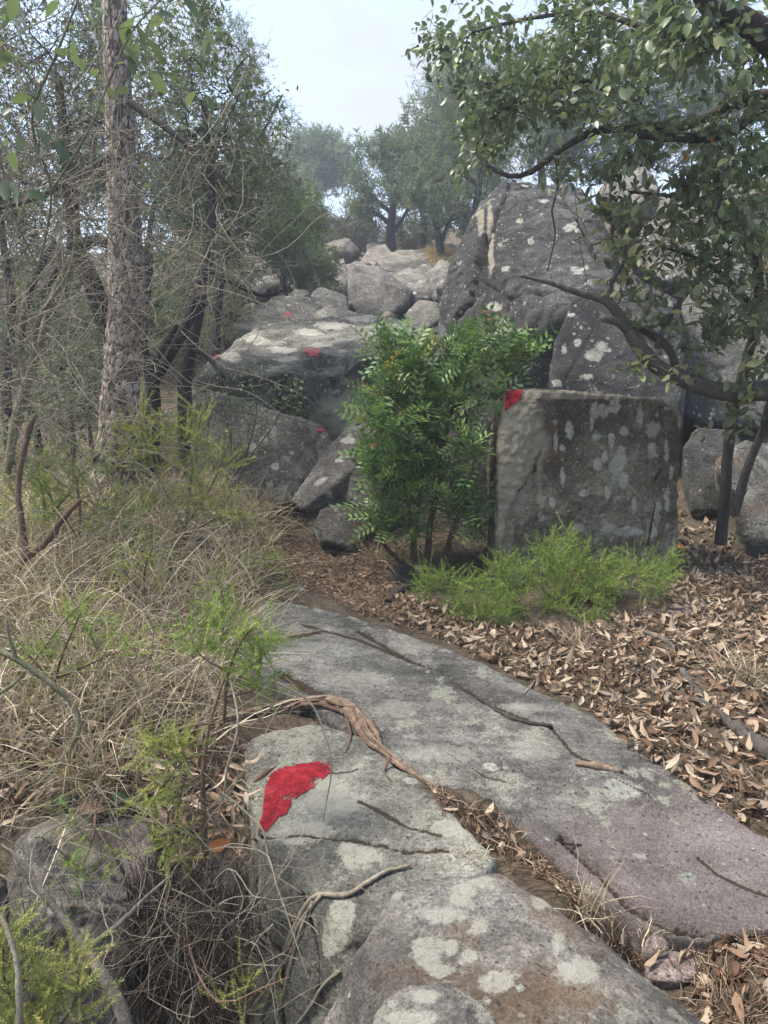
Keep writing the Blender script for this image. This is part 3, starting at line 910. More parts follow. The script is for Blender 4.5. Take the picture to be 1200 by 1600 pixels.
# --- the square block ------------------------------------------------------
bl = [P(788, 612, 4.25), P(1066, 626, 4.45), P(1056, 868, 4.38), P(774, 872, 4.12), P(846, 610, 4.22), P(838, 700, 4.2), P(780, 740, 4.16)]
blb = [b + np.array([.03, .62, -.012 if i < 2 or i == 4 else 0]) for i, b in enumerate(bl)]
block = rock('block', 'upright square stone block with white lichen streaks and a red painted corner', [np.vstack([bl, blb, np.array(bl)[2:4] - [0, 0, .3], np.array(blb)[2:4] - [0, 0, .3]])], 'block', .009, .016, 4.5, 10, .014, 0, 31, cat='stone block', fine=.8,
             cracks=[([(1030, 735), (1018, 760), (1024, 790), (1012, 850)], 2, .008), ([(846, 705), (835, 745), (812, 770)], 2, .01)],
             carve=[([(846, 700), (832, 740), (808, 770), (796, 800), (780, 872), (850, 880), (838, 800), (842, 740)], .028), ([(1030, 800), (1058, 800), (1054, 850), (1028, 850)], .02)],
             fresh_or_lit=[(815, 690, 30, 62), (805, 640, 20, 30), (800, 760, 18, 40), (790, 830, 12, 30), (920, 615, 140, 7)],  # chipped pale facet; the last thin strip paints light along the top edge
             lichen=[(818, 668, 28, 11), (930, 640, 7, 15), (943, 642, 7, 12), (958, 634, 9, 13), (1020, 670, 10, 13), (1017, 705, 8, 14), (966, 725, 14, 28), (975, 752, 8, 16), (934, 725, 7, 9), (944, 715, 5, 9), (975, 675, 7), (932, 683, 6), (980, 830, 26, 8), (1028, 805, 7, 22), (1018, 830, 10, 14), (905, 825, 12, 9), (950, 826, 10), (912, 770, 8, 5), (1048, 740, 4, 12), (880, 700, 5), (862, 785, 5, 8), (868, 690, 4, 20), (880, 745, 4, 14), (1000, 650, 5, 18), (955, 690, 5, 16), (1040, 700, 4, 22), (990, 790, 4, 14), (948, 770, 5, 12), (1042, 780, 5, 20), (925, 660, 4, 14), (890, 672, 6, 16), (1062, 660, 5, 12), (820, 770, 5, 20), (797, 780, 8, 12)])
paint(block, [(789, 609), (816, 608), (815, 622), (806, 632), (800, 634), (791, 642), (788, 628)], step=3, rough=3, seed=5, lift=.004, label='red paint on the top corner')
rock('boulder', 'dark flat-topped rock behind the glossy bush and beside the square block', [hullpts(PP((700, 628, 5.0), (788, 616, 5.0), (790, 800, 4.9), (775, 880, 4.7), (705, 870, 4.9), (700, 760, 5.0)), .5, .2)], 'dark', .02, .02, 2.5, 6, .02, 2, 32)

# --- left tiered boulder ----------------------------------------------------
lb = PP((306, 584, 6.2), (345, 548, 7.2), (408, 514, 8.2), (480, 498, 8.6), (570, 490, 8.6), (628, 502, 8.2), (636, 540, 7.2), (600, 560, 6.5), (522, 578, 6.1), (455, 592, 5.9), (395, 592, 6.0), (318, 650, 6.15), (380, 690, 6.0), (460, 690, 5.95), (560, 705, 6.0), (606, 690, 6.2))
tier = rock('boulder', 'huge tilted boulder with a pale lichen-spotted top and three red paint dabs', [hullpts(lb, .6, .6, .95)], 'boulder', .022, .055, 1.7, 12, .02, 1, 41,
            carve=[([(470, 575), (500, 560), (545, 556), (530, 600), (520, 620), (505, 590)], .08), ([(520, 590), (560, 575), (600, 560), (560, 640), (530, 620)], .05), ([(380, 592), (455, 592), (470, 640), (380, 625)], .08)],
            lichen=[(400, 535, 20, 5), (440, 545, 26, 5), (480, 520, 24, 4), (520, 510, 30, 5), (560, 500, 24, 4), (450, 565, 24, 5), (360, 560, 20, 6), (600, 510, 20, 5), (500, 540, 20, 4)], fresh_or_lit=[(540, 660, 40, 30), (560, 630, 24, 20)])
paint(tier, [(478, 547), (500, 545), (502, 552), (492, 560), (484, 558), (470, 552)], step=3, rough=3, seed=7, lift=.02, mat='faded', label='red paint dab on the front lip')
paint(tier, [(322, 556), (343, 548), (346, 556), (334, 566), (324, 566)], step=3, rough=3, seed=8, lift=.02, mat='faded', label='red paint dab on the low corner')
lb2 = PP((298, 622, 5.7), (330, 612, 5.8), (380, 638, 5.55), (445, 655, 5.4), (500, 664, 5.45), (518, 690, 5.45), (500, 740, 5.3), (455, 782, 5.1), (330, 775, 5.2), (296, 760, 5.4))
lower = rock('boulder', 'dark upright rock face under the huge tilted boulder, partly behind the shrub', [hullpts(lb2, .7, .4, .97)], 'boulder', .02, .03, 2.2, 8, .02, 2, 42, lichen=[(412, 690, 6, 8), (430, 730, 8, 6), (395, 700, 6, 8)])
paint(lower, [(494, 668), (508, 666), (510, 674), (498, 676)], step=2.5, rough=2, seed=9, lift=.01, mat='faded', label='small faded red dab on the top edge')
rock('rock', 'small wedge of rock propped between the dark face and the leaning slab', [hullpts(PP((494, 690, 5.35), (508, 674, 5.4), (530, 705, 5.35), (515, 725, 5.3), (500, 722, 5.3)), .2, .2)], 'boulder', .014, .012, 4, 8, .05, 2, 43, cat='rock')
rock('flat_rock', 'leaning bluish slab with a white lichen streak beside the glossy bush', [np.array(PP((560, 655, 5.35), (596, 668, 5.2), (600, 700, 5.0), (545, 738, 4.85), (512, 765, 4.8), (470, 797, 4.78), (452, 783, 4.9), (505, 706, 5.25), (575, 720, 4.95), (600, 790, 4.9), (520, 790, 4.95)))], 'scree', .012, .014, 3, 3, .015, 1, 44, cat='flat rock', lichen=[(546, 690, 14, 5), (530, 720, 8, 3)])
rock('rock', 'brown broken rock under the upper edge of the leaning slab', [hullpts(PP((545, 742, 4.85), (600, 705, 5.0), (625, 770, 4.9), (610, 810, 4.75), (560, 795, 4.75), (535, 775, 4.8)), .3, .2)], 'boulder', .014, .014, 3, 10, .04, 2, 45, cat='rock')
rock('stone', 'squarish grey stone lying on bare soil below the leaning slab', [hullpts(PP((490, 822, 4.55), (500, 796, 4.65), (528, 788, 4.7), (573, 794, 4.65), (572, 832, 4.55), (548, 856, 4.5), (500, 845, 4.5)), .22, .06, .9)], 'scree', .009, .010, 4, 4, .02, 2, 46, cat='stone')
rock('boulder', 'rough pale ledge behind the top of the huge tilted boulder with two red dabs', [hullpts(PP((345, 520, 9.0), (395, 488, 9.5), (432, 468, 9.9), (480, 468, 10), (500, 482, 9.8), (520, 512, 9.2), (470, 522, 9.0)), .8, .5)], 'boulder', .03, .06, 1.6, 14, .03, 1, 47)
ledge = COL.objects[-1]
paint(ledge, [(443, 490), (455, 489), (456, 497), (446, 499)], step=2.5, rough=2, seed=10, lift=.03, mat='faded', label='red dab on the rough face')
rock('rock', 'pale flat rock with a red dab on top of the tilted boulder', [hullpts(PP((492, 490, 9.1), (510, 480, 9.4), (560, 488, 9.3), (555, 500, 9.0), (520, 508, 8.9)), .5, .2)], 'boulder', .022, .03, 2, 10, .04, 1, 48, cat='rock')
paint(COL.objects[-1], [(494, 500), (508, 497), (512, 504), (500, 509), (493, 508)], step=2.5, rough=2, seed=11, lift=.02, mat='faded', label='red dab on the front edge')

# --- scree in the gully -----------------------------------------------------
SCREE = [
    ('large angular brown block of the scree with a sharp lower corner', [(543, 424, 12), (560, 414, 12.4), (590, 417, 12.6), (645, 456, 12), (641, 476, 11.9), (604, 497, 11.6), (560, 492, 11.6), (545, 470, 11.7)], .9, .028),
    ('long rounded scree rock lying behind the angular brown block', [(612, 432, 13.5), (640, 420, 14), (692, 446, 13.3), (688, 472, 13), (650, 462, 12.9), (622, 455, 13)], .9, .03),
    ('lichen-blotched scree rock tucked under the long rounded one', [(634, 492, 10.5), (655, 469, 10.9), (686, 476, 10.7), (689, 500, 10.4), (660, 519, 10.3), (637, 510, 10.35)], .6, .024),
    ('knobbly scree rock resting against the great cliff face', [(690, 502, 9.2), (702, 482, 9.4), (722, 474, 9.5), (756, 486, 9.3), (754, 515, 9.15), (715, 530, 9), (692, 522, 9.1)], .6, .022),
    ('dark tilted wedge of rock above the glossy bush', [(640, 548, 8.4), (648, 530, 8.6), (692, 506, 8.8), (706, 522, 8.6), (694, 562, 8.3), (646, 575, 8.2)], .5, .022),
    ('broad slab at the head of the scree below the dry yellow grass', [(588, 406, 17), (622, 392, 17.6), (680, 393, 17.4), (715, 400, 17), (712, 428, 16.2), (640, 432, 16), (598, 422, 16.5)], 1.6, .045),
    ('pinkish split rock at the top of the scree', [(561, 412, 17.2), (575, 389, 17.8), (602, 382, 18), (613, 398, 17.6), (592, 416, 17.1)], .9, .035),
    ('pale slanting rock beside the young pine', [(515, 420, 15), (536, 403, 15.3), (545, 432, 14.9), (531, 452, 14.7), (518, 440, 14.8)], .7, .03),
    ('blocky rock below the broad slab at the scree head', [(640, 425, 15), (665, 415, 15.2), (692, 428, 15), (688, 446, 14.7), (650, 442, 14.7)], .7, .03),
    ('grey rock edge at the end of the huge tilted boulder', [(608, 512, 8.7), (632, 502, 8.9), (645, 515, 8.8), (642, 548, 8.5), (620, 552, 8.5)], .5, .022),
    ('small rock filling the gap under the lichen-blotched one', [(640, 522, 9.3), (660, 512, 9.5), (678, 520, 9.4), (668, 540, 9.1), (645, 542, 9.1)], .4, .022),
    ('upright narrow rock against the lower end of the cliff', [(672, 425, 13), (688, 405, 13.2), (706, 412, 13), (700, 470, 12.6), (680, 470, 12.6)], .6, .03),
    ('brown rock below the young pine at the scree edge', [(475, 470, 11), (500, 450, 11.4), (540, 465, 11.2), (545, 492, 10.9), (500, 498, 10.8)], .7, .03),
    ('grey slab tilted beyond the young pine', [(430, 420, 17), (470, 405, 17.5), (520, 412, 17.5), (520, 440, 17), (450, 445, 16.7)], 1.2, .045),
]
for i, (lab, pts, back, vox) in enumerate(SCREE):
    rock('rock', lab, [hullpts(PP(*pts), back, .35, .9)], 'scree' if i not in (4, 6, 7) else ('dark' if i == 4 else 'pale'), vox, vox * 1.1, 2.2, 3, .012, 0, 60 + i, cat='rock', group='rocks of the scree in the gully')

FILL = [
    ('small angular rock wedged under the sharp corner of the brown block', 612, 512, 10.8, 26, 18, 'scree'), ('flat pale rock lying against the left side of the brown block', 520, 476, 11.6, 30, 14, 'pale'), ('small tan rock on top of the ledge beside the young pine', 470, 462, 10.6, 22, 12, 'boulder'),
    ('tilted grey rock between the long rounded rock and the cliff', 700, 452, 12.2, 22, 20, 'scree'), ('small dark rock under the long rounded rock', 652, 468, 12.2, 24, 12, 'dark'), ('chunky rock just below the broad slab', 618, 436, 14.6, 26, 14, 'scree'), ('thin slab lying above the pinkish split rock', 560, 420, 16.6, 26, 12, 'scree'),
    ('pale chunk below the pale slanting rock', 506, 448, 14.2, 22, 16, 'scree'), ('small rock at the foot of the knobbly scree rock', 684, 536, 8.9, 22, 14, 'boulder'), ('pale boulder half hidden by the young pine', 420, 452, 13.5, 34, 20, 'scree'), ('sunlit rock on the slope beyond the ledge', 385, 452, 14, 36, 18, 'pale'),
    ('greyish rock up the slope past the ledge', 350, 478, 12, 34, 18, 'boulder'), ('small block on the skyline beside the twisted heath tree', 590, 388, 18.6, 20, 12, 'scree'), ('low rock at the edge of the dry yellow grass', 700, 405, 17.3, 30, 14, 'scree'), ('small pale stone among the scree below the chunky rock', 600, 446, 13.4, 16, 10, 'scree'),
    ('pinkish rock high in the gully below the scrub', 530, 392, 19, 34, 18, 'pale'), ('tan rock in the scrub below the skyline pine', 470, 398, 22, 34, 16, 'scree'), ('dark cleft rock between the ledge and the brown block', 548, 500, 10.4, 30, 14, 'dark')]
for i, (lab, px, py, Y, rx, ry, mt) in enumerate(FILL):
    rg = np.random.default_rng(500 + i)
    k = rg.integers(6, 9)
    an = np.sort(rg.uniform(0, 2 * PI, k) * .35 + np.arange(k) * 2 * PI / k * .65 * 1.0)
    an = np.arange(k) * 2 * PI / k + rg.uniform(-.35, .35, k)
    pts = [(px + rx * math.cos(a) * rg.uniform(.75, 1.1), py - ry * math.sin(a) * rg.uniform(.75, 1.1), Y * (1 + rg.uniform(-.012, .02) + .012 * math.sin(a))) for a in an]
    pts.append((px + rg.uniform(-.4, .4) * rx, py - rg.uniform(-.2, .4) * ry, Y * .975))
    vox = max(.02, Y * .0022)
    rock('rock', lab, [hullpts(PP(*pts), rx * Y / FPX * 1.2, .15, .85)], mt, vox, vox * .9, 2.4, 2, .01, 0, 520 + i, cat='rock', group='rocks of the scree in the gully')

# loose rubble between the big scree rocks
def rubble():
    rg = np.random.default_rng(640)
    acc = Acc()
    bm = bmesh.new(); bmesh.ops.create_icosphere(bm, subdivisions=1, radius=1.0)
    bv = np.array([v.co[:] for v in bm.verts]); bf = np.array([[v.index for v in f.verts] for f in bm.faces]); bm.free()
    n = 420
    px = rg.uniform(400, 725, n); y = rg.uniform(8.8, 21, n)
    x = (px - 600) / FPX * y
    z = gz(np.column_stack([x, y]))
    for k in range(n):
        v = bv * rg.uniform(.6, 1.3, 3)
        for _ in range(6):
            d = unit(rg.normal(size=3)); s_ = v @ d; h = rg.uniform(.35, .8)
            v = v - np.clip(s_ - h, 0, None)[:, None] * d
        v = v + rg.normal(size=v.shape) * .06
        r = rg.uniform(.08, .26) * (.6 + y[k] / 26)
        acc.add(v * r * np.array([1.2, 1, .8]) + np.array([x[k], y[k], z[k] + r * .25]), bf)
    acc.obj('scree_rubble', M['scree'], smooth=False, origin=(0, 12, 2), label='angular loose rubble filling the gully between the larger rocks', kind='stuff')


rubble()

# --- cliff boulder ------------------------------------------------------------
cl1 = PP((742, 345, 9.3), (795, 288, 9.8), (845, 262, 10), (888, 270, 9.9), (922, 320, 9.2), (968, 390, 8.2), (985, 470, 7.6), (880, 490, 7.2), (800, 470, 7.6), (742, 470, 8.2), (735, 520, 8.2), (760, 640, 7.2), (985, 640, 6.9))
cl2 = PP((688, 482, 8.7), (700, 440, 8.9), (716, 402, 9.1), (746, 340, 9.4), (790, 292, 9.75), (800, 300, 9.6), (770, 372, 8.9), (748, 440, 8.45), (738, 482, 8.25), (700, 520, 8.4), (720, 560, 8.2))
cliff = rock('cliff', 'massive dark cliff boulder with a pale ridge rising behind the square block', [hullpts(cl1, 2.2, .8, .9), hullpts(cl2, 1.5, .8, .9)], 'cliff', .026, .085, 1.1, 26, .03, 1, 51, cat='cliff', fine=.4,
             cracks=[([(760, 372), (745, 420), (738, 470), (715, 500)], 5, .16), ([(795, 300), (772, 350), (756, 400), (752, 440)], 3, .08), ([(860, 400), (830, 440), (800, 470)], 2, .03), ([(752, 440), (800, 470), (880, 462), (930, 440)], 2, .045), ([(870, 290), (905, 350), (935, 420)], 3, .05)],
             lichen=[(800, 520, 26, 8), (775, 480, 16, 8), (890, 360, 10, 5), (850, 320, 7, 5), (812, 345, 6, 4), (830, 380, 6, 4), (905, 425, 14, 6), (790, 420, 8, 5)], fresh_or_lit=[(766, 372, 4, 46), (752, 335, 4, 30)])
cl3 = PP((858, 600, 6.1), (866, 540, 6.35), (892, 478, 6.7), (920, 440, 6.9), (985, 428, 7.0), (1062, 470, 6.8), (1075, 640, 6.2), (862, 645, 6.0))
rock('boulder', 'bluish slanting slab with white lichen flakes at the foot of the cliff', [hullpts(cl3, .8, .5)], 'cliff', .022, .03, 1.6, 6, .02, 2, 52,
     cracks=[([(945, 450), (925, 520), (880, 600)], 2, .015)], lichen=[(928, 555, 14, 10), (938, 545, 10, 8), (892, 492, 7, 5), (902, 535, 6, 7), (915, 590, 10, 5), (870, 600, 6), (882, 545, 5, 8)])
rk = [
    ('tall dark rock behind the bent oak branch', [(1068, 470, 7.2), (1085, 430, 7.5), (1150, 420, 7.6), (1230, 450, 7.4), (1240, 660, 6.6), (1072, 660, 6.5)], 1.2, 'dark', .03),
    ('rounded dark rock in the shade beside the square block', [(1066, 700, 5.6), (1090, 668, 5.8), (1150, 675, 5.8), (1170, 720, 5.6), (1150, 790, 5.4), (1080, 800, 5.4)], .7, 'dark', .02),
    ('tan rounded boulder beside the twin oak stems', [(1152, 800, 4.9), (1170, 762, 5.05), (1215, 745, 5.1), (1260, 780, 5.0), (1250, 845, 4.8), (1170, 842, 4.8)], .5, 'boulder', .016),
    ('grey rock leaning behind the twin oak stems', [(1120, 720, 5.3), (1165, 690, 5.5), (1230, 700, 5.5), (1230, 760, 5.3), (1150, 770, 5.2)], .5, 'boulder', .018),
    ('pale sunlit rock high on the slope behind the oak leaves', [(1030, 330, 13), (1060, 300, 13.5), (1110, 295, 13.5), (1125, 335, 13), (1080, 352, 12.7), (1040, 350, 12.7)], 1.5, 'pale', .05),
    ('pinkish pale rock above the cliff seen between the oak leaves', [(935, 300, 15), (960, 270, 15.5), (1010, 262, 15.5), (1030, 300, 15), (990, 330, 14.6)], 1.5, 'pale', .05),
    ('brown rock shelf below the pale sunlit rock', [(985, 400, 10), (1010, 350, 10.5), (1090, 350, 10.5), (1180, 370, 10.3), (1190, 440, 9.5), (1040, 440, 9.3)], 1.2, 'boulder', .04),
]
for i, (lab, pts, back, mt, vox) in enumerate(rk):
    rock('boulder', lab, [hullpts(PP(*pts), back, .5, .92)], mt, vox, vox * 1.3, 1.7, 5, .025, 1, 80 + i)
far = [
    ('pale rock outcrop far up the gully on its shaded side', [(345, 395, 22), (370, 360, 23), (410, 348, 23.5), (440, 380, 23), (430, 420, 22), (360, 425, 21.5)], 3, 'pale'),
    ('small white rock far up beside the pale outcrop', [(400, 372, 21), (412, 352, 21.5), (428, 362, 21.2), (426, 385, 20.8)], 1, 'pale'),
    ('broad pinkish rock face below the round pine on the skyline', [(480, 405, 27), (500, 352, 29), (540, 345, 29.5), (585, 372, 28.5), (590, 405, 27), (530, 420, 26)], 4, 'pale'),
]
for i, (lab, pts, back, mt) in enumerate(far):
    rock('outcrop', lab, [hullpts(PP(*pts), back, 1.5, .95)], mt, .09, .2, .6, 6, .03, 1, 95 + i, cat='rock outcrop')
# ------------------------------------------------------------------ plant helpers
def leaf_t(w_=0.36, bend=0.12, fold=0.12, n=4, tip=1.0):
    """folded, curved leaf along +x, 2*(n) faces."""
    xs = np.linspace(0, 1, n + 1)
    prof = np.sin(PI * xs ** 0.85) ** 0.8 * w_ * 0.5
    V = []
    for x, p in zip(xs, prof):
        z = -bend * x * x
        V += [(x, -p, z + fold * p * 2), (x, 0, z), (x, p, z + fold * p * 2)]
    F = []
    for i in range(n):
        a = i * 3
        F += [(a, a + 3, a + 4, a + 1), (a + 1, a + 4, a + 5, a + 2)]
    return np.array(V), [np.array(F)]


def simple_leaf(w_=0.4):
    V = np.array([(0, 0, 0), (.45, -w_ / 2, .06), (1, 0, -.06), (.45, w_ / 2, .06)])
    return V, [np.array([(0, 1, 2), (0, 2, 3)])]


def sprig_t(n=14, nl=0.28, nw=0.035, rng=None, up=0.6, stem=True):
    """needle sprig along +x: thin triangles round a short stem."""
    rng = rng or np.random.default_rng(1)
    V = []; F = []
    if stem:
        V += [(0, -.012, 0), (1, 0, 0), (0, .012, 0)]; F += [(0, 1, 2)]
    for i in range(n):
        x = (i + 0.5) / n
        a = i * 2.4 + rng.uniform(-.4, .4)
        d = np.array([up, math.cos(a), math.sin(a)]); d /= np.linalg.norm(d)
        b = np.array([x, 0, 0])
        s = unit(np.cross(d, rng.normal(size=3))) * nw
        k = len(V)
        V += [b - s, b + d * nl * rng.uniform(.75, 1.15), b + s]
        F += [(k, k + 1, k + 2)]
    return np.array(V), [np.array(F)]


def pinnate_t(n=4, ll=0.36, lw=0.13):
    """lentisk leaf: paired leaflets along a rachis."""
    V = [(0, -.01, 0), (1, 0, -.06), (0, .01, 0)]; F3 = [(0, 1, 2)]; F4 = []
    for i in range(n):
        x = 0.25 + 0.72 * i / (n - 1)
        for s in (-1, 1):
            d = np.array([.55, s * .85, 0.22]); d /= np.linalg.norm(d)
            p = np.array([-d[1], d[0], 0.0]); p /= np.linalg.norm(p)
            b = np.array([x, 0, -.06 * x * x])
            k = len(V)
            m_ = b + d * ll * .5 + np.array([0, 0, .03])
            V += [b, m_ - p * lw * .5, b + d * ll, m_ + p * lw * .5]
            F4.append((k, k + 1, k + 2, k + 3))
    return np.array(V, float), [np.array(F3), np.array(F4)]


def rosette_t(n=6, rng=None, w_=0.42):
    rng = rng or np.random.default_rng(2)
    A = [[], []]
    tv, tf = leaf_t(w_, .15, .15, 2)
    V = []; F = []
    for i in range(n):
        a = i * 2.4
        el = rng.uniform(.1, .9)
        x = np.array([math.sin(el) * .8 + .1, math.cos(a) * math.cos(el * .5), math.sin(a) * math.cos(el * .5)]); x /= np.linalg.norm(x)
        z = unit(np.array([1.0, 0, 0]) - x[0] * x)
        y = np.cross(z, x)
        s = rng.uniform(.7, 1.05)
        k = len(V)
        V += list(s * (tv[:, :1] * x + tv[:, 1:2] * y + tv[:, 2:] * z))
        F += [tuple(q + k) for q in tf[0]]
    return np.array(V), [np.array(F)]


_r7 = np.random.default_rng(7)
LEAF = {
    'broad': leaf_t(0.52, .18, .14, 4),
    'oak': leaf_t(0.44, .12, .10, 4),
    'long': leaf_t(0.32, .16, .16, 4),
    'small': simple_leaf(.42),
    'sprig': sprig_t(14, .26, .022, _r7),
    'feather': sprig_t(20, .20, .016, _r7, 0.9),
    'farsprig': sprig_t(12, .42, .05, _r7),
    'plume': sprig_t(26, .17, .011, _r7, 1.5),
    'brush': sprig_t(46, .13, .013, _r7, .8),
    'pinnate': pinnate_t(),
    'rosette': rosette_t(6, _r7),
}


def ell(px, py, Y, rx, ry, rd, n, rng, shell=0.5):
    """n points in an ellipsoid given in pixels (rd in metres)."""
    c = P(px, py, Y)
    m_ = mpp(c)
    u = unit(rng.normal(size=(n, 3))) * (rng.uniform(0, 1, (n, 1)) ** (1 / 3 * (1 - shell) + 1e-3))
    return c + u * np.array([rx * m_, rd, ry * m_])


def grow(stems, attr, step, jit, rng, bow=0.35):
    N = []; PAR = []; RAD = []
    for si, s in enumerate(stems):
        q = resample(s, step)
        base = -1
        if si and len(N):
            base = int(np.argmin(np.linalg.norm(np.array(N)[:, :3] - q[0, :3], axis=1)))
        for i, p in enumerate(q):
            PAR.append(base if i == 0 else len(N) - 1)
            N.append(p[:3]); RAD.append(p[3])
    ns = len(N)
    cap = ns + len(attr) * 40
    A = np.zeros((cap, 3)); A[:ns] = N
    par = PAR; n = ns
    d0 = np.array([np.linalg.norm(A[:ns] - a, axis=1).min() for a in attr]) if len(attr) else np.zeros(0)
    tips = []
    for k in np.argsort(d0):
        a = attr[k]
        dd = np.linalg.norm(A[:n] - a, axis=1)
        dd[:ns] += rng.uniform(0, .0)
        i = int(np.argmin(dd)); L = dd[i]
        if L < step * 0.4:
            continue
        m_ = min(30, max(2, int(L / step)))
        p0 = A[i]
        pd = p0 - A[par[i]] if par[i] >= 0 else np.array([0, 0, 1.0])
        pd = pd / (np.linalg.norm(pd) + 1e-6)
        p1 = p0 + (pd * bow + rng.normal(size=3) * .2) * L
        last = i
        for j in range(1, m_ + 1):
            t = j / m_
            q = (1 - t) ** 2 * p0 + 2 * t * (1 - t) * p1 + t * t * a
            if j < m_:
                q = q + rng.normal(size=3) * jit * min(L, step * 2)
            if n >= cap:
                break
            A[n] = q; par.append(last); last = n; n += 1
        tips.append(last)
    return A[:n], np.array(par[:n]), ns, np.array(RAD), tips


def twig_mesh(A, par, ns, srad, tip_r, power=0.5, S=4, rng=None):
    n = len(A)
    cnt = np.zeros(n); kids = np.zeros(n, int)
    for i in range(n):
        if par[i] >= 0:
            kids[par[i]] += 1
    cnt[kids == 0] = 1
    for i in range(n - 1, -1, -1):
        if par[i] >= 0:
            cnt[par[i]] += cnt[i]
    R = tip_r * np.maximum(cnt, 1) ** power
    R[:ns] = srad
    for i in range(ns, n):
        R[i] = min(R[i], R[par[i]] * .9)
    done = np.zeros(n, bool); done[:ns] = True
    acc = Acc(); buckets = {}
    for i in range(n - 1, ns - 1, -1):
        if kids[i] == 0 or not done[i]:
            if done[i]:
                continue
            ch = [i]; done[i] = True
            while par[ch[-1]] >= 0:
                p = par[ch[-1]]
                ch.append(p)
                if done[p]:
                    break
                done[p] = True
            if len(ch) > 1:
                ch = ch[::-1]
                r = R[ch].copy(); r[0] = min(r[0], r[1] * 1.3)
                buckets.setdefault(len(ch), []).append((A[ch], r))
    for K, lst in buckets.items():
        V, F = tubes(np.array([x[0] for x in lst]), np.array([x[1] for x in lst]), S)
        acc.add(V, F)
    return acc, R


def stem_mesh(s, step, S, rng, rough=0.12, freq=6.0):
    q = resample(s, step)
    V, F = tubes(q[None, :, :3], q[None, :, 3], S)
    r = np.repeat(q[:, 3], S)
    c = np.repeat(q[:, :3], S, axis=0)
    n = unit(V - c)
    V = V + n * (r * rough * fbm(V * np.array([freq, freq, freq * .35]) / max(q[:, 3].max() * 8, .05) * 1.0, int(rng.integers(99)), 4) * 2)[:, None]
    # close the end
    k = len(V)
    V = np.vstack([V, q[-1:, :3] + (q[-1, :3] - q[-2, :3]) * .3])
    last = (len(q) - 1) * S
    T = np.array([(last + i, last + (i + 1) % S, k) for i in range(S)])
    return V, [F, T]


def foliage(A, par, tips, rng, per, size, spread, kind, up=0.6, back=3, droop=0.0, size_var=.35):
    """leaf transforms near the twig ends."""
    O = []; D = []
    for t in tips:
        ch = [t]
        while len(ch) < back + 1 and par[ch[-1]] >= 0:
            ch.append(par[ch[-1]])
        P_ = A[ch]
        d = unit(P_[0] - P_[-1])
        f = rng.uniform(0, 1, per) ** 1.2 * (len(ch) - 1)
        i = np.minimum(f.astype(int), len(ch) - 2); fr = (f - i)[:, None]
        o = P_[i] * (1 - fr) + P_[i + 1] * fr
        O.append(o + rng.normal(size=(per, 3)) * spread)
        D.append(d + rng.normal(size=(per, 3)) * .75 + np.array([0, 0, up * .5 - droop]))
    O = np.vstack(O); D = unit(np.vstack(D))
    U = rng.normal(size=O.shape) * .55 + np.array([0, -.15, 1.0])
    X, Y, Z = frames(D, rng, U)
    S = size * rng.uniform(1 - size_var, 1 + size_var, len(O))
    return O, X, Y, Z, S


def in_view(O, pad=30):
    px, py, zc = proj(O)
    return (px > -pad) & (px < 1200 + pad) & (py > -pad) & (py < 1600 + pad) & (zc > .2)


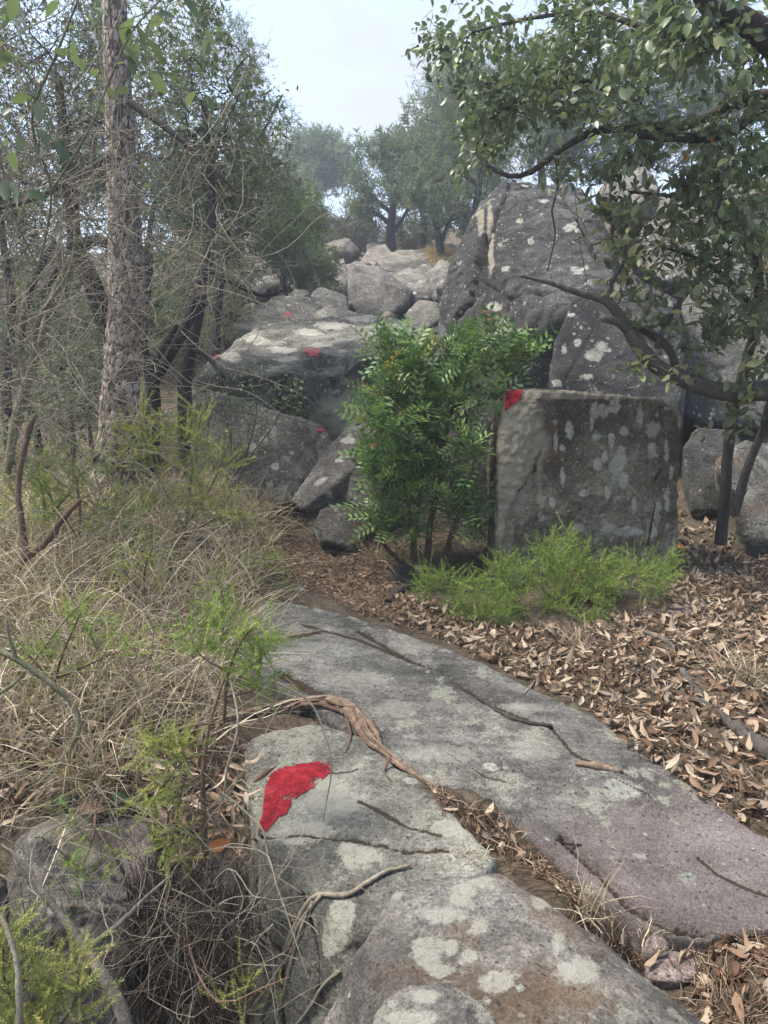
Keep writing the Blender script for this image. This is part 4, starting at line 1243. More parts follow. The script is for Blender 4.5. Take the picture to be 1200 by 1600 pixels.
def plant(name, label, cat, group, stems, blobs, leaf, bark='black_bark', tip_r=.002, step=.12, jit=.14, seed=1, sides=8, power=.45, extra=None, single=0, leaf_mat_='mid_leaf', twigS=3, base=None, clump=None, dead=None):
    """a tree or bush: given trunk and limbs, twigs grown to points in the crown volumes, leaves on the twigs."""
    rng = np.random.default_rng(seed)
    st = [pxline(s) if len(s[0]) == 4 and not isinstance(s, np.ndarray) else s for s in stems]
    b0 = st[0][0, :3].copy() if base is None else np.array(base)
    root = empty(name, b0, label, cat, group)
    for i, s in enumerate(st):
        V, F = stem_mesh(s, step * .6, sides, rng)
        obj('trunk' if i == 0 else 'branch', V, F, M[bark], parent=root)
    at = []
    for b in blobs:
        px, py, Y, rx, ry, rd, n = b[:7]
        q = ell(px, py, Y, rx, ry, rd, n, rng)
        if clump:
            k = max(2, n // clump)
            cc = q[:k]
            q = cc[rng.integers(k, size=n)] + rng.normal(size=(n, 3)) * np.array([rx * mpp(cc[0]), rd, ry * mpp(cc[0])]) * .17
        at.append(q)
    at = np.vstack(at)
    A, par, ns, sr, tips = grow(st, at, step, jit, rng)
    acc, R = twig_mesh(A, par, ns, sr, tip_r, power, twigS, rng)
    if acc.n:
        acc.obj('twigs', M[bark] if extra is None else M[extra], root, kind='stuff')
    for lf in (leaf if isinstance(leaf, list) else [leaf]):
        kind, per, size, spread, mat = lf[:5]
        kw = lf[5] if len(lf) > 5 else {}
        tp = tips
        if kw.get('frac', 1) < 1:
            tp = [t for t in tips if rng.random() < kw['frac']]
        if not tp:
            continue
        fk = {k: v for k, v in kw.items() if k in ('up', 'back', 'droop', 'size_var')}
        O, X, Y, Z, S = foliage(A, par, tp, rng, per, size, spread, kind, **fk)
        tint = rng.random(len(O)) * .999
        tv, tf = LEAF[kind]
        rest = np.ones(len(O), bool)
        if kw.get('single'):
            vis = in_view(O, -5)
            app = np.where(vis, S / proj(O)[2], 0)
            idx = np.argsort(-app)[:kw['single']]
            rest[idx] = False
            mes = [mesh_data('leaf', tv, tf, M[mat], True, np.full(len(tv), v)) for v in (0.1, .3, .5, .7, .9)]
            for i in idx:
                o = bpy.data.objects.new('leaf', mes[int(tint[i] * 5)])
                COL.objects.link(o)
                o.parent = root
                m4 = Matrix(np.vstack([np.column_stack([X[i] * S[i], Y[i] * S[i], Z[i] * S[i], O[i] - b0]), [0, 0, 0, 1]]).tolist())
                o.matrix_basis = m4
        V, F, T = scatter(tv, tf, O[rest], X[rest], Y[rest], Z[rest], S[rest], tint[rest])
        obj(kw.get('part', 'foliage'), V, F, M[mat], parent=root, tint=T, kind='stuff')
    return root, A, par, tips
# ------------------------------------------------------------------ surface casting (ground and rocks only exist so far)
bpy.context.view_layer.update()
_dg = bpy.context.evaluated_depsgraph_get()


def down(x, y, z=None):
    z0 = 3.0 if z is None else z
    h, l, n, i, o, _ = SC.ray_cast(_dg, Vector((x, y, z0)), Vector((0, 0, -1)))
    return (np.array(l), np.array(n), o) if h else None


def camcast(px, py):
    d = Vector(ray(px, py)).normalized()
    h, l, n, i, o, _ = SC.ray_cast(_dg, Vector(CAM), d)
    return (np.array(l), np.array(n), o) if h else None


def surfline(pts, lift=1.0, smooth=4, step=6, maxY=None):
    """[(px, py, half px)] laid on what is seen there; radius rests on the surface."""
    q = resample(np.array([(a, b, 0, c) for a, b, c in pts], float), step)
    Y = []
    for a, b, _, c in q:
        h = camcast(a, b)
        Y.append(h[0][1] if h else (Y[-1] if Y else 2.0))
    Y = np.array(Y)
    for _ in range(smooth):
        Y = np.minimum(Y, np.convolve(np.pad(Y, 2, mode='edge'), np.ones(5) / 5, 'valid'))
    w_ = P(q[:, 0], q[:, 1], Y)
    r = q[:, 3] * mpp(w_)
    w_ = w_ - unit(w_ - CAM) * (r * lift)[:, None]
    return np.column_stack([w_, r])


R_ = np.random.default_rng(2024)
Z_RIGHT = [(640, 985), (700, 1005), (770, 1040), (850, 1080), (935, 1118), (972, 1178), (1040, 1212), (1092, 1276), (1132, 1306), (1260, 1322), (1700, 1330), (1700, 830), (1060, 850), (1040, 940), (900, 985), (700, 960), (600, 915)]
Z_LOW = [(1100, 1490), (1150, 1460), (1220, 1450), (1600, 1440), (1700, 1900), (1150, 1640), (1060, 1560), (960, 1490), (950, 1470), (1000, 1480)]
Z_LEFT = [(-400, 1120), (150, 1110), (320, 1120), (385, 1135), (392, 1200), (395, 1300), (300, 1340), (230, 1300), (60, 1290), (-400, 1330)]
Z_PATH = [(390, 775), (470, 780), (490, 850), (570, 870), (640, 900), (700, 960), (640, 985), (560, 960), (500, 930), (430, 900), (390, 870)]
Z_GAP = [(650, 1215), (700, 1245), (770, 1270), (830, 1330), (900, 1400), (960, 1470), (1010, 1490), (960, 1500), (880, 1400), (800, 1345), (740, 1310), (680, 1260)]
Z_CRK = [(556, 980), (640, 1024), (700, 1050), (760, 1094), (812, 1116), (866, 1134), (905, 1174), (990, 1206), (990, 1220), (895, 1188), (855, 1148), (805, 1130), (750, 1106), (690, 1058), (630, 1036), (550, 988)]
Z_CRK2 = [(878, 1302), (938, 1356), (990, 1410), (1050, 1442), (1105, 1458), (1105, 1472), (1040, 1456), (980, 1424), (930, 1370), (874, 1312)]
Z_GRASS = [(-400, 770), (300, 765), (420, 775), (430, 850), (410, 925), (385, 985), (385, 1050), (345, 1115), (330, 1180), (200, 1230), (50, 1240), (-400, 1260)]
Z_FRINGE = [(900, 960), (1000, 900), (1700, 840), (1700, 780), (1060, 800)]


def sample(zone, n, box, pos=None):
    """about n surface points whose pixel lies in a zone."""
    out = []
    x0, x1, y0, y1 = box
    k = 0
    while len(out) < n and k < n * 60:
        x = R_.uniform(x0, x1, 4000); y = R_.uniform(y0, y1, 4000)
        z = gz(np.column_stack([x, y]))
        px, py, zc = proj(np.column_stack([x, y, z]))
        m_ = in_poly(px, py, zone)
        for a, b, c in zip(x[m_], y[m_], z[m_]):
            h = down(a, b, c + .45)
            if h and h[1][2] > .4 and (h[2].name.startswith(('ground', 'flat')) or (h[1][2] > .8 and h[0][2] - c < .12 and R_.random() < .5)):
                qx, qy, _q = proj(h[0])
                if not in_poly(np.array([qx]), np.array([qy]), zone)[0]:
                    continue
                out.append((h[0], h[1]))
                if len(out) >= n:
                    break
        k += 4000
    return np.array([o[0] for o in out]), np.array([o[1] for o in out])


def lay(O, N, size, pile, tilt, tints):
    D = unit(R_.normal(size=O.shape) + 0.0)
    up = unit(N + R_.normal(size=O.shape) * tilt)
    X, Y, Z = frames(unit(D - (D * up).sum(1, keepdims=True) * up), R_, up)
    O = O + N * R_.uniform(.002, pile, (len(O), 1)) - X * size[:, None] * .5
    flip = R_.random(len(O)) < .45
    Z[flip] *= -1; Y[flip] *= -1
    return O, X, Y, Z, size, tints


LV = [leaf_t(.27, .28, .24, 4), leaf_t(.38, .06, .34, 4), leaf_t(.31, -.22, .18, 4), leaf_t(.22, .45, .40, 4)]
_rl = np.random.default_rng(4)
LV = [(v + np.column_stack([_rl.normal(size=len(v)) * .02, _rl.normal(size=len(v)) * .018, _rl.normal(size=len(v)) * .03]), f) for v, f in LV + [leaf_t(.55, .2, .25, 4), leaf_t(.24, -.35, .1, 4), leaf_t(.34, .6, .15, 4)]]
acc = Acc()
near = []
for zone, n, box, smin, smax, pile in ((Z_RIGHT, 9000, (.0, 4.2, 1.7, 5.0), .035, .085, .03), (Z_LOW, 700, (.5, 2.4, .9, 2.0), .03, .075, .012), (Z_LEFT, 900, (-2.2, -.2, 1.7, 2.7), .03, .08, .02),
                                       (Z_PATH, 1500, (-1.2, .8, 3.0, 6.2), .025, .055, .012), (Z_GAP, 80, (0, .8, 1.4, 2.4), .02, .05, .02), (Z_CRK, 110, (-.3, 1.2, 2.0, 3.8), .012, .04, .008), (Z_CRK2, 40, (.3, 1.2, 1.6, 2.2), .012, .035, .008), (Z_GRASS, 1500, (-3.5, -.3, 2.0, 5.2), .03, .08, .03), (Z_FRINGE, 900, (.8, 4, 3.6, 6), .035, .08, .03)):
    O, N = sample(zone, n, box)
    if not len(O):
        continue
    S = R_.uniform(smin, smax, len(O)) * np.where(R_.random(len(O)) < .5, R_.uniform(.35, .8, len(O)), 1)
    t = R_.random(len(O)) * .999
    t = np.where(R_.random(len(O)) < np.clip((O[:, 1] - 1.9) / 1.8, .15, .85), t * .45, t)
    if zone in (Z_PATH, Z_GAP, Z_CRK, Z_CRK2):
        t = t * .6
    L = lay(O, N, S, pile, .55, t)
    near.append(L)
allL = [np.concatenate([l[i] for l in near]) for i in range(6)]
O, X, Y, Z, S, T = allL
vis = in_view(O + X * S[:, None] * .5, 0)
app = np.where(vis, S / proj(O)[2], 0) * np.where(proj(O)[0] > 700, 1.0, .75)
order = np.argsort(-app)
single = order[:290]
rest = np.ones(len(O), bool); rest[single] = False
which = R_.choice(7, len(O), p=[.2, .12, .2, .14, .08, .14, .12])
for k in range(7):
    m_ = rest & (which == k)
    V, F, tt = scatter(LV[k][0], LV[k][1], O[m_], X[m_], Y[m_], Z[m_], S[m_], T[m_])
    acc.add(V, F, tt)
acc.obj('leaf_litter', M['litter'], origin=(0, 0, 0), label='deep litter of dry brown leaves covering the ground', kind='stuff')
TONE = ['dark brown', 'reddish brown', 'tan', 'pale tan', 'bleached greyish']
MARKS = [('beside the forked branch', 1120, 1120), ('at the edge of the trail slab', 960, 1150), ('in front of the green heath shrub', 800, 1000), ('below the slab end', 1130, 1300), ('near the lower trail crack', 1120, 1480), ('next to the rusty lichen boulder', 1040, 1560),
         ('above the hanging roots', 300, 1240), ('above the pale bank rock', 110, 1220), ('under the knotty bank twig', 60, 1120), ('near the straw tuft on the litter', 905, 1030), ('by the purplish flat rock', 1060, 970), ('under the drooping grass tuft', 1165, 1060), ('in the crack by the blazed boulder', 760, 1300),
         ('below the end of the peeling root', 680, 1230), ('by the twin oak stems', 1110, 880), ('beyond the fallen branch', 1180, 1220), ('on the bare path soil', 520, 900), ('between straw tuft and slab', 880, 1070), ('on the litter past the heath shrub', 1010, 1050)]


def leaf_label(i):
    a, b, _ = proj(O[i])
    mk = min(MARKS, key=lambda m: (m[1] - a) ** 2 + 2 * (m[2] - b) ** 2)[0]
    sz = 'long' if S[i] > .075 else ('small' if S[i] < .055 else 'medium')
    fm = ('curling', 'folded', 'arched', 'rolled-up', 'broad', 'narrow', 'hooked')[which[i]]
    d = 'tip uphill' if X[i][1] > .7 else ('tip downhill' if X[i][1] < -.7 else ('tip right' if X[i][0] > 0 else 'tip left'))
    return '%s %s %s dry leaf %s, %s' % (sz, fm, TONE[min(4, int(T[i] * 5))], mk, d)


lme = {}
for i in single:
    ti = min(4, int(T[i] * 5)); k = which[i]
    if (k, ti) not in lme:
        tv, tf = LV[k]
        lme[k, ti] = mesh_data('fallen_leaf', tv, tf, M['litter_single'], True, np.full(len(tv), ti * .2 + .1))
    o = put('fallen_leaf', lme[k, ti], label=leaf_label(i), cat='fallen leaf', group='dry leaves lying on the ground')
    o.matrix_basis = Matrix(np.vstack([np.column_stack([X[i] * S[i], Y[i] * S[i], Z[i] * S[i], O[i] + np.array([0, 0, .006])]), [0, 0, 0, 1]]).tolist())
# needles and twig crumbs
acc = Acc()
for zone, n, box in ((Z_RIGHT, 12000, (.0, 4.2, 1.7, 5.0)), (Z_LOW, 2200, (.5, 2.4, .9, 2.0)), (Z_PATH, 3000, (-1.2, .8, 3.0, 6.2)), (Z_GAP, 420, (0, .8, 1.4, 2.4)), (Z_CRK, 420, (-.3, 1.2, 2.0, 3.8)), (Z_CRK2, 260, (.3, 1.2, 1.6, 2.2)), (Z_LEFT, 2000, (-2.2, -.2, 1.7, 2.7)), (Z_GRASS, 1500, (-3.5, -.3, 2.0, 5.2))):
    O, N = sample(zone, n, box)
    if not len(O):
        continue
    D = R_.normal(size=O.shape) * np.array([1, 1, .25]); D = unit(D - (D * N).sum(1, keepdims=True) * N * .8)
    L = R_.uniform(.02, .09, len(O))
    Pn = np.stack([O + N * .006, O + D * L[:, None] * .5 + N * .012 + R_.normal(size=O.shape) * .004, O + D * L[:, None] + N * R_.uniform(.002, .02, (len(O), 1))], 1)
    rr = R_.uniform(.0007, .0019, (len(O), 1)) * np.array([[1, .9, .5]])
    V, F = tubes(Pn, rr, 3)
    acc.add(V, F, np.repeat(R_.random(len(O)) * .7, 9))
acc.obj('needle_litter', M['litter'], origin=(0, 0, 0), label='pine needles and twig crumbs strewn over the soil', kind='stuff')


def blades(O, N, Lr, rng, width=.0022, droop=.8, lean=.5, K=5, dirn=None):
    """curved grass blades as ribbons."""
    n = len(O)
    L = rng.uniform(*Lr, n)
    d = unit(np.array([0, 0, 1.0]) + rng.normal(size=(n, 3)) * lean + (0 if dirn is None else dirn))
    hd = rng.normal(size=(n, 3)); hd[:, 2] = 0; hd = unit(hd)
    t = np.linspace(0, 1, K)
    pts = O[:, None] + d[:, None] * (L[:, None] * t)[..., None] + (hd * (L * droop * rng.uniform(.1, 1, n))[:, None])[:, None] * (t ** 2)[None, :, None]
    pts[..., 2] -= (L * droop * rng.uniform(.1, .9, n))[:, None] * t[None] ** 2.4 * .9
    pts += rng.normal(size=pts.shape) * .006 * t[None, :, None]
    side = unit(np.cross(d, rng.normal(size=(n, 3))))
    w_ = width * rng.uniform(.6, 1.3, n)[:, None] * np.array([1, 1, .85, .6, .15][:K] if K == 5 else np.linspace(1, .2, K))[None]
    a = pts - side[:, None] * w_[..., None]; b = pts + side[:, None] * w_[..., None]
    V = np.stack([a, b], 2).reshape(-1, 3)
    idx = np.arange(n * K * 2).reshape(n, K, 2)
    F = np.stack([idx[:, :-1, 0], idx[:, 1:, 0], idx[:, 1:, 1], idx[:, :-1, 1]], -1).reshape(-1, 4)
    return V, F, np.repeat(rng.random(n) * .999, K * 2)


acc = Acc(); accg = Acc()
O, N = sample(Z_GRASS, 11000, (-3.5, -.3, 2.0, 5.2))
px, py, _ = proj(O)
den = fbm(np.column_stack([O[:, :2] * 3.0, O[:, :1] * 0]), 77, 3)
keep = den > R_.uniform(-.45, .0, len(den))
O, N, den = O[keep], N[keep], den[keep]
V, F, T = blades(O, N, (.12, .44), R_, .0021, .9, .6); acc.add(V, F, T)
k = R_.random(len(O)) < .35
V, F, T = blades(O[k], N[k], (.05, .2), R_, .0024, .6, .9); acc.add(V, F, T)
k = R_.random(len(O)) < .16
V, F, T = blades(O[k], N[k], (.08, .30), R_, .0016, .6, .4); accg.add(V, F, T)
acc.obj('dry_grass', M['dry'], origin=(0, 0, 0), label='matted dry straw-coloured grass on the bank beside the trail', kind='stuff')
accg.obj('green_grass', M['green_grass'], origin=(0, 0, 0), label='thin green blades among the matted dry grass', kind='stuff')
O = np.column_stack([R_.uniform(.9, 2.6, 3200), R_.uniform(15.8, 19.5, 3200), np.zeros(3200)])
O = np.array([h[0] for h in (down(a, b, 8) for a, b, _ in O) if h is not None and not h[2].name.startswith(('cliff', 'boulder'))])
V, F, T = blades(O, None, (.08, .32), R_, .0045, .8, .6)
obj('yellow_grass', V, F, M['yellow_grass'], origin=(0, 0, 0), tint=T, label='dry yellow grass on the slope above the scree', kind='stuff')
TUFTS = [('clump of dry straw growing in the trail crack with tall thin stalks', 915, 1432, 60, (.04, .20), 'dry', .0013, .35), ('dry straw tuft on the leaf litter in front of the heath shrub', 905, 1010, 90, (.06, .24), 'dry', .0016, .5),
         ('straw-coloured grass tuft drooping over dead leaves near the fallen branch', 1165, 1062, 150, (.08, .26), 'dry', .002, .7), ('small bleached straw tuft where two grey boulders meet', 735, 1338, 40, (.03, .09), 'dry', .0012, .7),
         ('tiny straw tuft beside the reddish stone', 1010, 1470, 24, (.03, .11), 'dry', .0012, .3), ('straw tuft at the upper end of the trail under the leaning slab', 590, 875, 110, (.10, .3), 'dry', .002, .45),
         ('greenish grass tuft beside the bare path soil', 420, 880, 60, (.06, .22), 'green_grass', .002, .5), ('sparse grass tuft at the top edge of the trail slab', 455, 925, 30, (.06, .22), 'green_grass', .0016, .3), ('little green weed among dry leaves below the straw tuft', 930, 1072, 22, (.02, .07), 'green_grass', .004, .8),
         ('dry grass tuft hanging over the path at the foot of the dark rock face', 400, 800, 140, (.12, .36), 'dry', .0022, .9)]
for lab, x, y, n, Lr, mt, wd, ln in TUFTS:
    h = camcast(x, y)
    if not h:
        continue
    O = h[0] + R_.normal(size=(n, 3)) * np.array([.022, .022, 0]) * (1 + n / 60) * .7 - np.array([0, 0, .004])
    V, F, T = blades(O, None, Lr, R_, wd, .7, ln)
    obj('grass_tuft', V, F, M[mt], origin=h[0], tint=T, label=lab, cat='grass tuft', group='grass tufts on the ground')

for lab, x, y, n, dr in (('sheaf of tan straw arching sideways in front of the dark rock face', 300, 790, 150, (.75, -.1, .15)), ('smaller sheaf of pale straw bending over beside the pine foot', 200, 800, 90, (-.5, -.2, .2)), ('sheaf of bleached straw flopping over the slab edge', 365, 1000, 110, (.6, -.3, .0)), ('sheaf of old straw hanging over the bank rocks', 150, 1225, 130, (.1, -.7, -.1))):
    h = camcast(x, y)
    if h:
        O = h[0] + R_.normal(size=(n, 3)) * np.array([.06, .05, 0])
        V, F, T = blades(O, None, (.2, .5), R_, .0021, .6, .35, dirn=np.array(dr))
        obj('grass_tuft', V, F, M['dry'], origin=h[0], tint=T, label=lab, cat='grass tuft', group='grass tufts on the ground')

# ------------------------------------------------------------------ root, sticks and vines lying on things
def stick(name, lab, mains, mat, cat, group=None, part='side_branch', sides=9, rough=.2, step=.02):
    rng = np.random.default_rng(abs(hash(lab)) % 1000 if False else len(lab) * 7)
    V, F = stem_mesh(mains[0], step, sides, rng, rough)
    o = obj(name, V, F, M[mat], origin=mains[0][0, :3], tint=np.full(len(V), .5), label=lab, cat=cat, group=group)
    for m_ in mains[1:]:
        V, F = stem_mesh(m_, step, sides, rng, rough)
        obj(part, V, F, M[mat], parent=o)
    return o


rt = surfline([(215, 1132, 5), (290, 1130, 7), (360, 1122, 8), (420, 1108, 9), (465, 1100, 11), (510, 1098, 13), (545, 1110, 14), (562, 1132, 13), (580, 1158, 10), (610, 1184, 8), (640, 1205, 6), (664, 1220, 3)], .9, 6)
rt[:, 3] *= .72
rr = stick('tree_root', 'thick peeling tan root running across the trail below the smooth slab', [rt, surfline([(548, 1112, 5), (575, 1128, 6), (588, 1150, 5), (600, 1172, 3)], 1.2)], 'root_wood', 'root', sides=14, rough=.4, step=.008)
q = resample(rt, .006)
tg = unit(np.gradient(q[:, :3], axis=0))
na = unit(np.cross(tg, np.array([0, 0, 1.0]))); nb = np.cross(na, tg)
sv = np.cumsum(np.r_[0, np.linalg.norm(np.diff(q[:, :3], axis=0), axis=1)])
for k in range(11):
    i0 = int(R_.uniform(0, .45) * len(q)) if k > 3 else 0
    i1 = int(R_.uniform(.6, 1.0) * len(q)) if k > 3 else len(q) - 2
    ph = k * 2 * PI / 11 + sv[i0:i1] * R_.uniform(1.0, 3.0) + .5 * vnoise(np.column_stack([sv[i0:i1] * 9, 0 * sv[i0:i1], 0 * sv[i0:i1]]), 300 + k)
    rad_ = q[i0:i1, 3] * R_.uniform(.85, 1.08)
    c_ = q[i0:i1, :3] + (np.cos(ph) * rad_)[:, None] * na[i0:i1] + (np.sin(ph) * rad_)[:, None] * nb[i0:i1]
    fl = np.column_stack([c_, q[i0:i1, 3] * R_.uniform(.18, .36) * np.clip(np.minimum(np.arange(i1 - i0), np.arange(i1 - i0)[::-1]) / 12, .15, 1)])
    V, F = stem_mesh(fl, .012, 6, R_, .35)
    obj('fibre', V, F, M['root_wood' if k % 3 else 'brown_twig'], parent=rr, tint=np.full(len(V), R_.random() * .99))
for pts in ([(470, 1100, 3), (462, 1075, 2.5), (445, 1058, 1.5)], [(540, 1120, 2.5), (548, 1150, 2), (540, 1175, 1)], [(610, 1184, 2.5), (600, 1205, 2), (612, 1222, 1)], [(300, 1130, 3), (310, 1155, 2.5), (300, 1180, 1.5)], [(400, 1113, 2.5), (420, 1135, 2), (450, 1140, 1)]):
    V, F = stem_mesh(surfline(pts, 1.2), .012, 6, R_, .3)
    obj('rootlet', V, F, M['brown_twig'], parent=rr, tint=np.full(len(V), .4))
stick('fallen_branch', 'forked dark dead branch lying on the leaf litter', [surfline([(1255, 1215, 15), (1200, 1172, 13), (1140, 1130, 11), (1105, 1108, 9), (1070, 1085, 7), (1040, 1060, 5), (1018, 1036, 3)], 1.1),
      surfline([(1110, 1112, 8), (1092, 1085, 7), (1078, 1065, 6), (1064, 1044, 4)], 1.3), surfline([(1130, 1128, 6), (1160, 1120, 5), (1175, 1118, 3)], 1.5)], 'oak_bark', 'branch', sides=12, rough=.3)
ST = [('thin dark stick lying in a long crack of the trail slab', [(745, 1090, 2), (790, 1118, 3), (830, 1130, 3.5), (862, 1134, 2.5)], 'dark_twig'), ('dark curved stick at the path edge under the heath shrub', [(606, 942, 8), (625, 922, 7), (650, 917, 5), (672, 914, 3)], 'dark_twig'),
      ('long grey stick on the leaf litter near the purplish slab', [(960, 975, 3), (1000, 985, 4), (1040, 1000, 4), (1060, 1020, 2)], 'grey_bark'), ('dark root-like stick reaching out from the twin oak stems', [(1062, 842, 3), (1100, 868, 4), (1140, 882, 5), (1210, 888, 5)], 'dark_twig'),
      ('pale thin twig curving over the slab edge', [(818, 1085, 1.5), (838, 1060, 2), (842, 1030, 2), (825, 1010, 1.5), (812, 995, 1)], 'pale_twig'), ('short orange-tan splinter of wood on the slab', [(448, 995, 3), (475, 992, 4), (503, 985, 2)], 'root_wood'),
      ('short black stick in the lower trail crack', [(868, 1312, 1.5), (885, 1318, 2), (908, 1320, 1.5)], 'black_bark'), ('tan bark strip lying in the crack beside dead leaves', [(900, 1192, 4), (935, 1198, 6), (970, 1205, 4)], 'root_wood'),
      ('grey stick half buried in dead leaves below the straw tuft', [(930, 1020, 2), (980, 1035, 3), (1030, 1070, 3), (1045, 1090, 2)], 'dark_twig'), ('bare twig lying near the shaded tan boulder', [(1110, 905, 2), (1150, 930, 3), (1185, 960, 3), (1215, 1000, 2)], 'dark_twig')]
for lab, pts, mt in ST:
    stick('stick', lab, [surfline(pts, 1.1)], mt, 'stick', 'loose sticks on the ground', sides=7, rough=.25, step=.012)
vn = [surfline(l, 1.6, 6) for l in ([(385, 1640, 4), (425, 1540, 4), (455, 1460, 4), (490, 1402, 4), (540, 1398, 4), (575, 1378, 4), (602, 1362, 3.5), (640, 1352, 2.5)], [(410, 1640, 3), (440, 1560, 3), (462, 1475, 3), (488, 1408, 3)], [(360, 1640, 2.5), (395, 1560, 3), (440, 1500, 3), (470, 1440, 3), (500, 1400, 3)], [(430, 1640, 3), (480, 1580, 3), (505, 1540, 3), (530, 1518, 3)], [(300, 1650, 2), (345, 1590, 2.5), (400, 1555, 2.5), (450, 1500, 2)])]
stick('vine', 'woody pale vine climbing over the edge of the blazed boulder', vn, 'pale_twig', 'vine', part='strand', sides=7, rough=.25, step=.012)
# ------------------------------------------------------------------ pine trunk with plated bark
def pine():
    rng = np.random.default_rng(5)
    line = pxline([(x_, y_, d_, r_ * .82) for x_, y_, d_, r_ in [(176, 800, 4.62, 47), (182, 740, 4.62, 40), (190, 620, 4.64, 36), (197, 500, 4.66, 33), (196, 380, 4.7, 30), (190, 250, 4.75, 27), (184, 120, 4.8, 24), (178, 0, 4.85, 22), (168, -220, 4.95, 19), (160, -520, 5.1, 14)]])
    q = resample(line, .012)
    S = 110
    V, F = tubes(q[None, :, :3], q[None, :, 3], S)
    n = len(q)
    th = np.tile(np.arange(S) * 2 * PI / S, n)
    ln = np.repeat(np.concatenate([[0], np.cumsum(np.linalg.norm(np.diff(q[:, :3], axis=0), axis=1))]), S)
    r = np.repeat(q[:, 3], S)
    c = np.repeat(q[:, :3], S, axis=0)
    N = unit(V - c)
    # plates: stretched cells on the unrolled trunk
    cu, cv = 19, 0.052
    w3 = np.column_stack([np.cos(th), np.sin(th), ln * 3])
    u = th / (2 * PI) * cu + .5 * fbm(w3 * 4, 3, 3)
    v = ln / cv + .55 * fbm(w3 * 4 + 7, 4, 3)
    iu, iv = np.floor(u).astype(int), np.floor(v).astype(int)
    d1 = np.full(len(u), 9.0); d2 = d1.copy(); cid = np.zeros(len(u))
    for a in (-1, 0, 1):
        for b in (-1, 0, 1):
            gu, gv = iu + a, iv + b
            hx = _hash(gu % cu, gv, 0 * gu, 1) / 4294967295; hy = _hash(gu % cu, gv, 0 * gu + 1, 2) / 4294967295
            d = np.hypot(u - gu - hx, v - gv - hy)
            new = d < d1
            d2 = np.where(new, d1, np.minimum(d2, d)); cid = np.where(new, _hash(gu % cu, gv, 0 * gu + 2, 3) / 4294967295, cid); d1 = np.where(new, d, d1)
    e = np.clip((d2 - d1) / .34, 0, 1)
    lay = np.round(fbm(w3 * np.array([7, 7, 7]), 8, 3) * 4) / 4
    h = .010 * e ** .35 * (.35 + 1.1 * cid) + .003 * lay + .0025 * fbm(w3 * 14, 9, 2)
    taper = np.clip(1.15 - ln / 5.5, .45, 1)
    V = V + N * (h * taper - .004)[:, None]
    root = empty('pine_tree', q[0, :3], 'tall pine with flaky plated grey bark standing in the dry grass', 'tree')
    obj('trunk', V, F, M['pine_bark'], parent=root, attrs={'crack': 1 - e, 'tint': cid})
    stubs = [[(150, 725, 4.58, 5), (143, 700, 4.5, 4), (140, 664, 4.42, 3)], [(212, 300, 4.7, 5), (209, 330, 4.6, 4), (206, 342, 4.55, 3)], [(202, 160, 4.75, 6), (260, 200, 4.7, 5), (330, 260, 4.7, 4), (370, 300, 4.7, 2.5)], [(180, 240, 4.7, 6), (130, 270, 4.5, 5), (60, 308, 4.3, 4), (-20, 330, 4.2, 3)]]
    for s in stubs:
        V, F = stem_mesh(pxline(s), .05, 8, rng)
        obj('branch', V, F, M['dark_twig'], parent=root)
    # crown above the frame
    top = q[-1, :3]
    acc = Acc()
    O = top + rng.normal(size=(900, 3)) * np.array([1.1, 1.1, .8]) + np.array([0, 0.3, 2.0])
    D = unit(rng.normal(size=O.shape) + [0, 0, .6])
    X, Y, Z = frames(D, rng)
    V, F, T = scatter(*LEAF['sprig'], O, X, Y, Z, .22 * rng.uniform(.7, 1.3, len(O)), rng.random(len(O)))
    obj('crown', V, F, M['mid_leaf'], parent=root, tint=T, kind='stuff')


def pine_bark_mat():
    m, t, out = newmat('pine_bark')
    tc = nd(t, 'TexCoord')
    v = tc.outputs['Object']
    n1 = noise(t, v, 40.0, 8, 0.7)
    n2 = noise(t, v, 180.0, 5, 0.7)
    c = ramp(t, nd(t, 'Attribute', attribute_name='tint').outputs['Fac'], [(0, (0.12, 0.095, 0.08)), (0.5, (0.22, 0.185, 0.16)), (1, (0.36, 0.32, 0.285))])
    c = mixc(t, 0.8, c, ramp(t, n1, [(0.3, 0.6), (0.7, 1.4)]), 'MULTIPLY')
    c = mixc(t, ramp(t, nd(t, 'Attribute', attribute_name='crack').outputs['Fac'], [(0.25, 0.0), (0.8, 1.0)]), c, (0.04, 0.028, 0.023))
    h = math_(t, 'MULTIPLY_ADD', n2, 0.5, n1)
    pbsdf(t, out, c, 0.92, nd(t, 'Bump', {'Height': h, 'Strength': 0.9, 'Distance': 0.008}).outputs[0], 0.15)
    return m


M['pine_bark'] = pine_bark_mat()
pine()

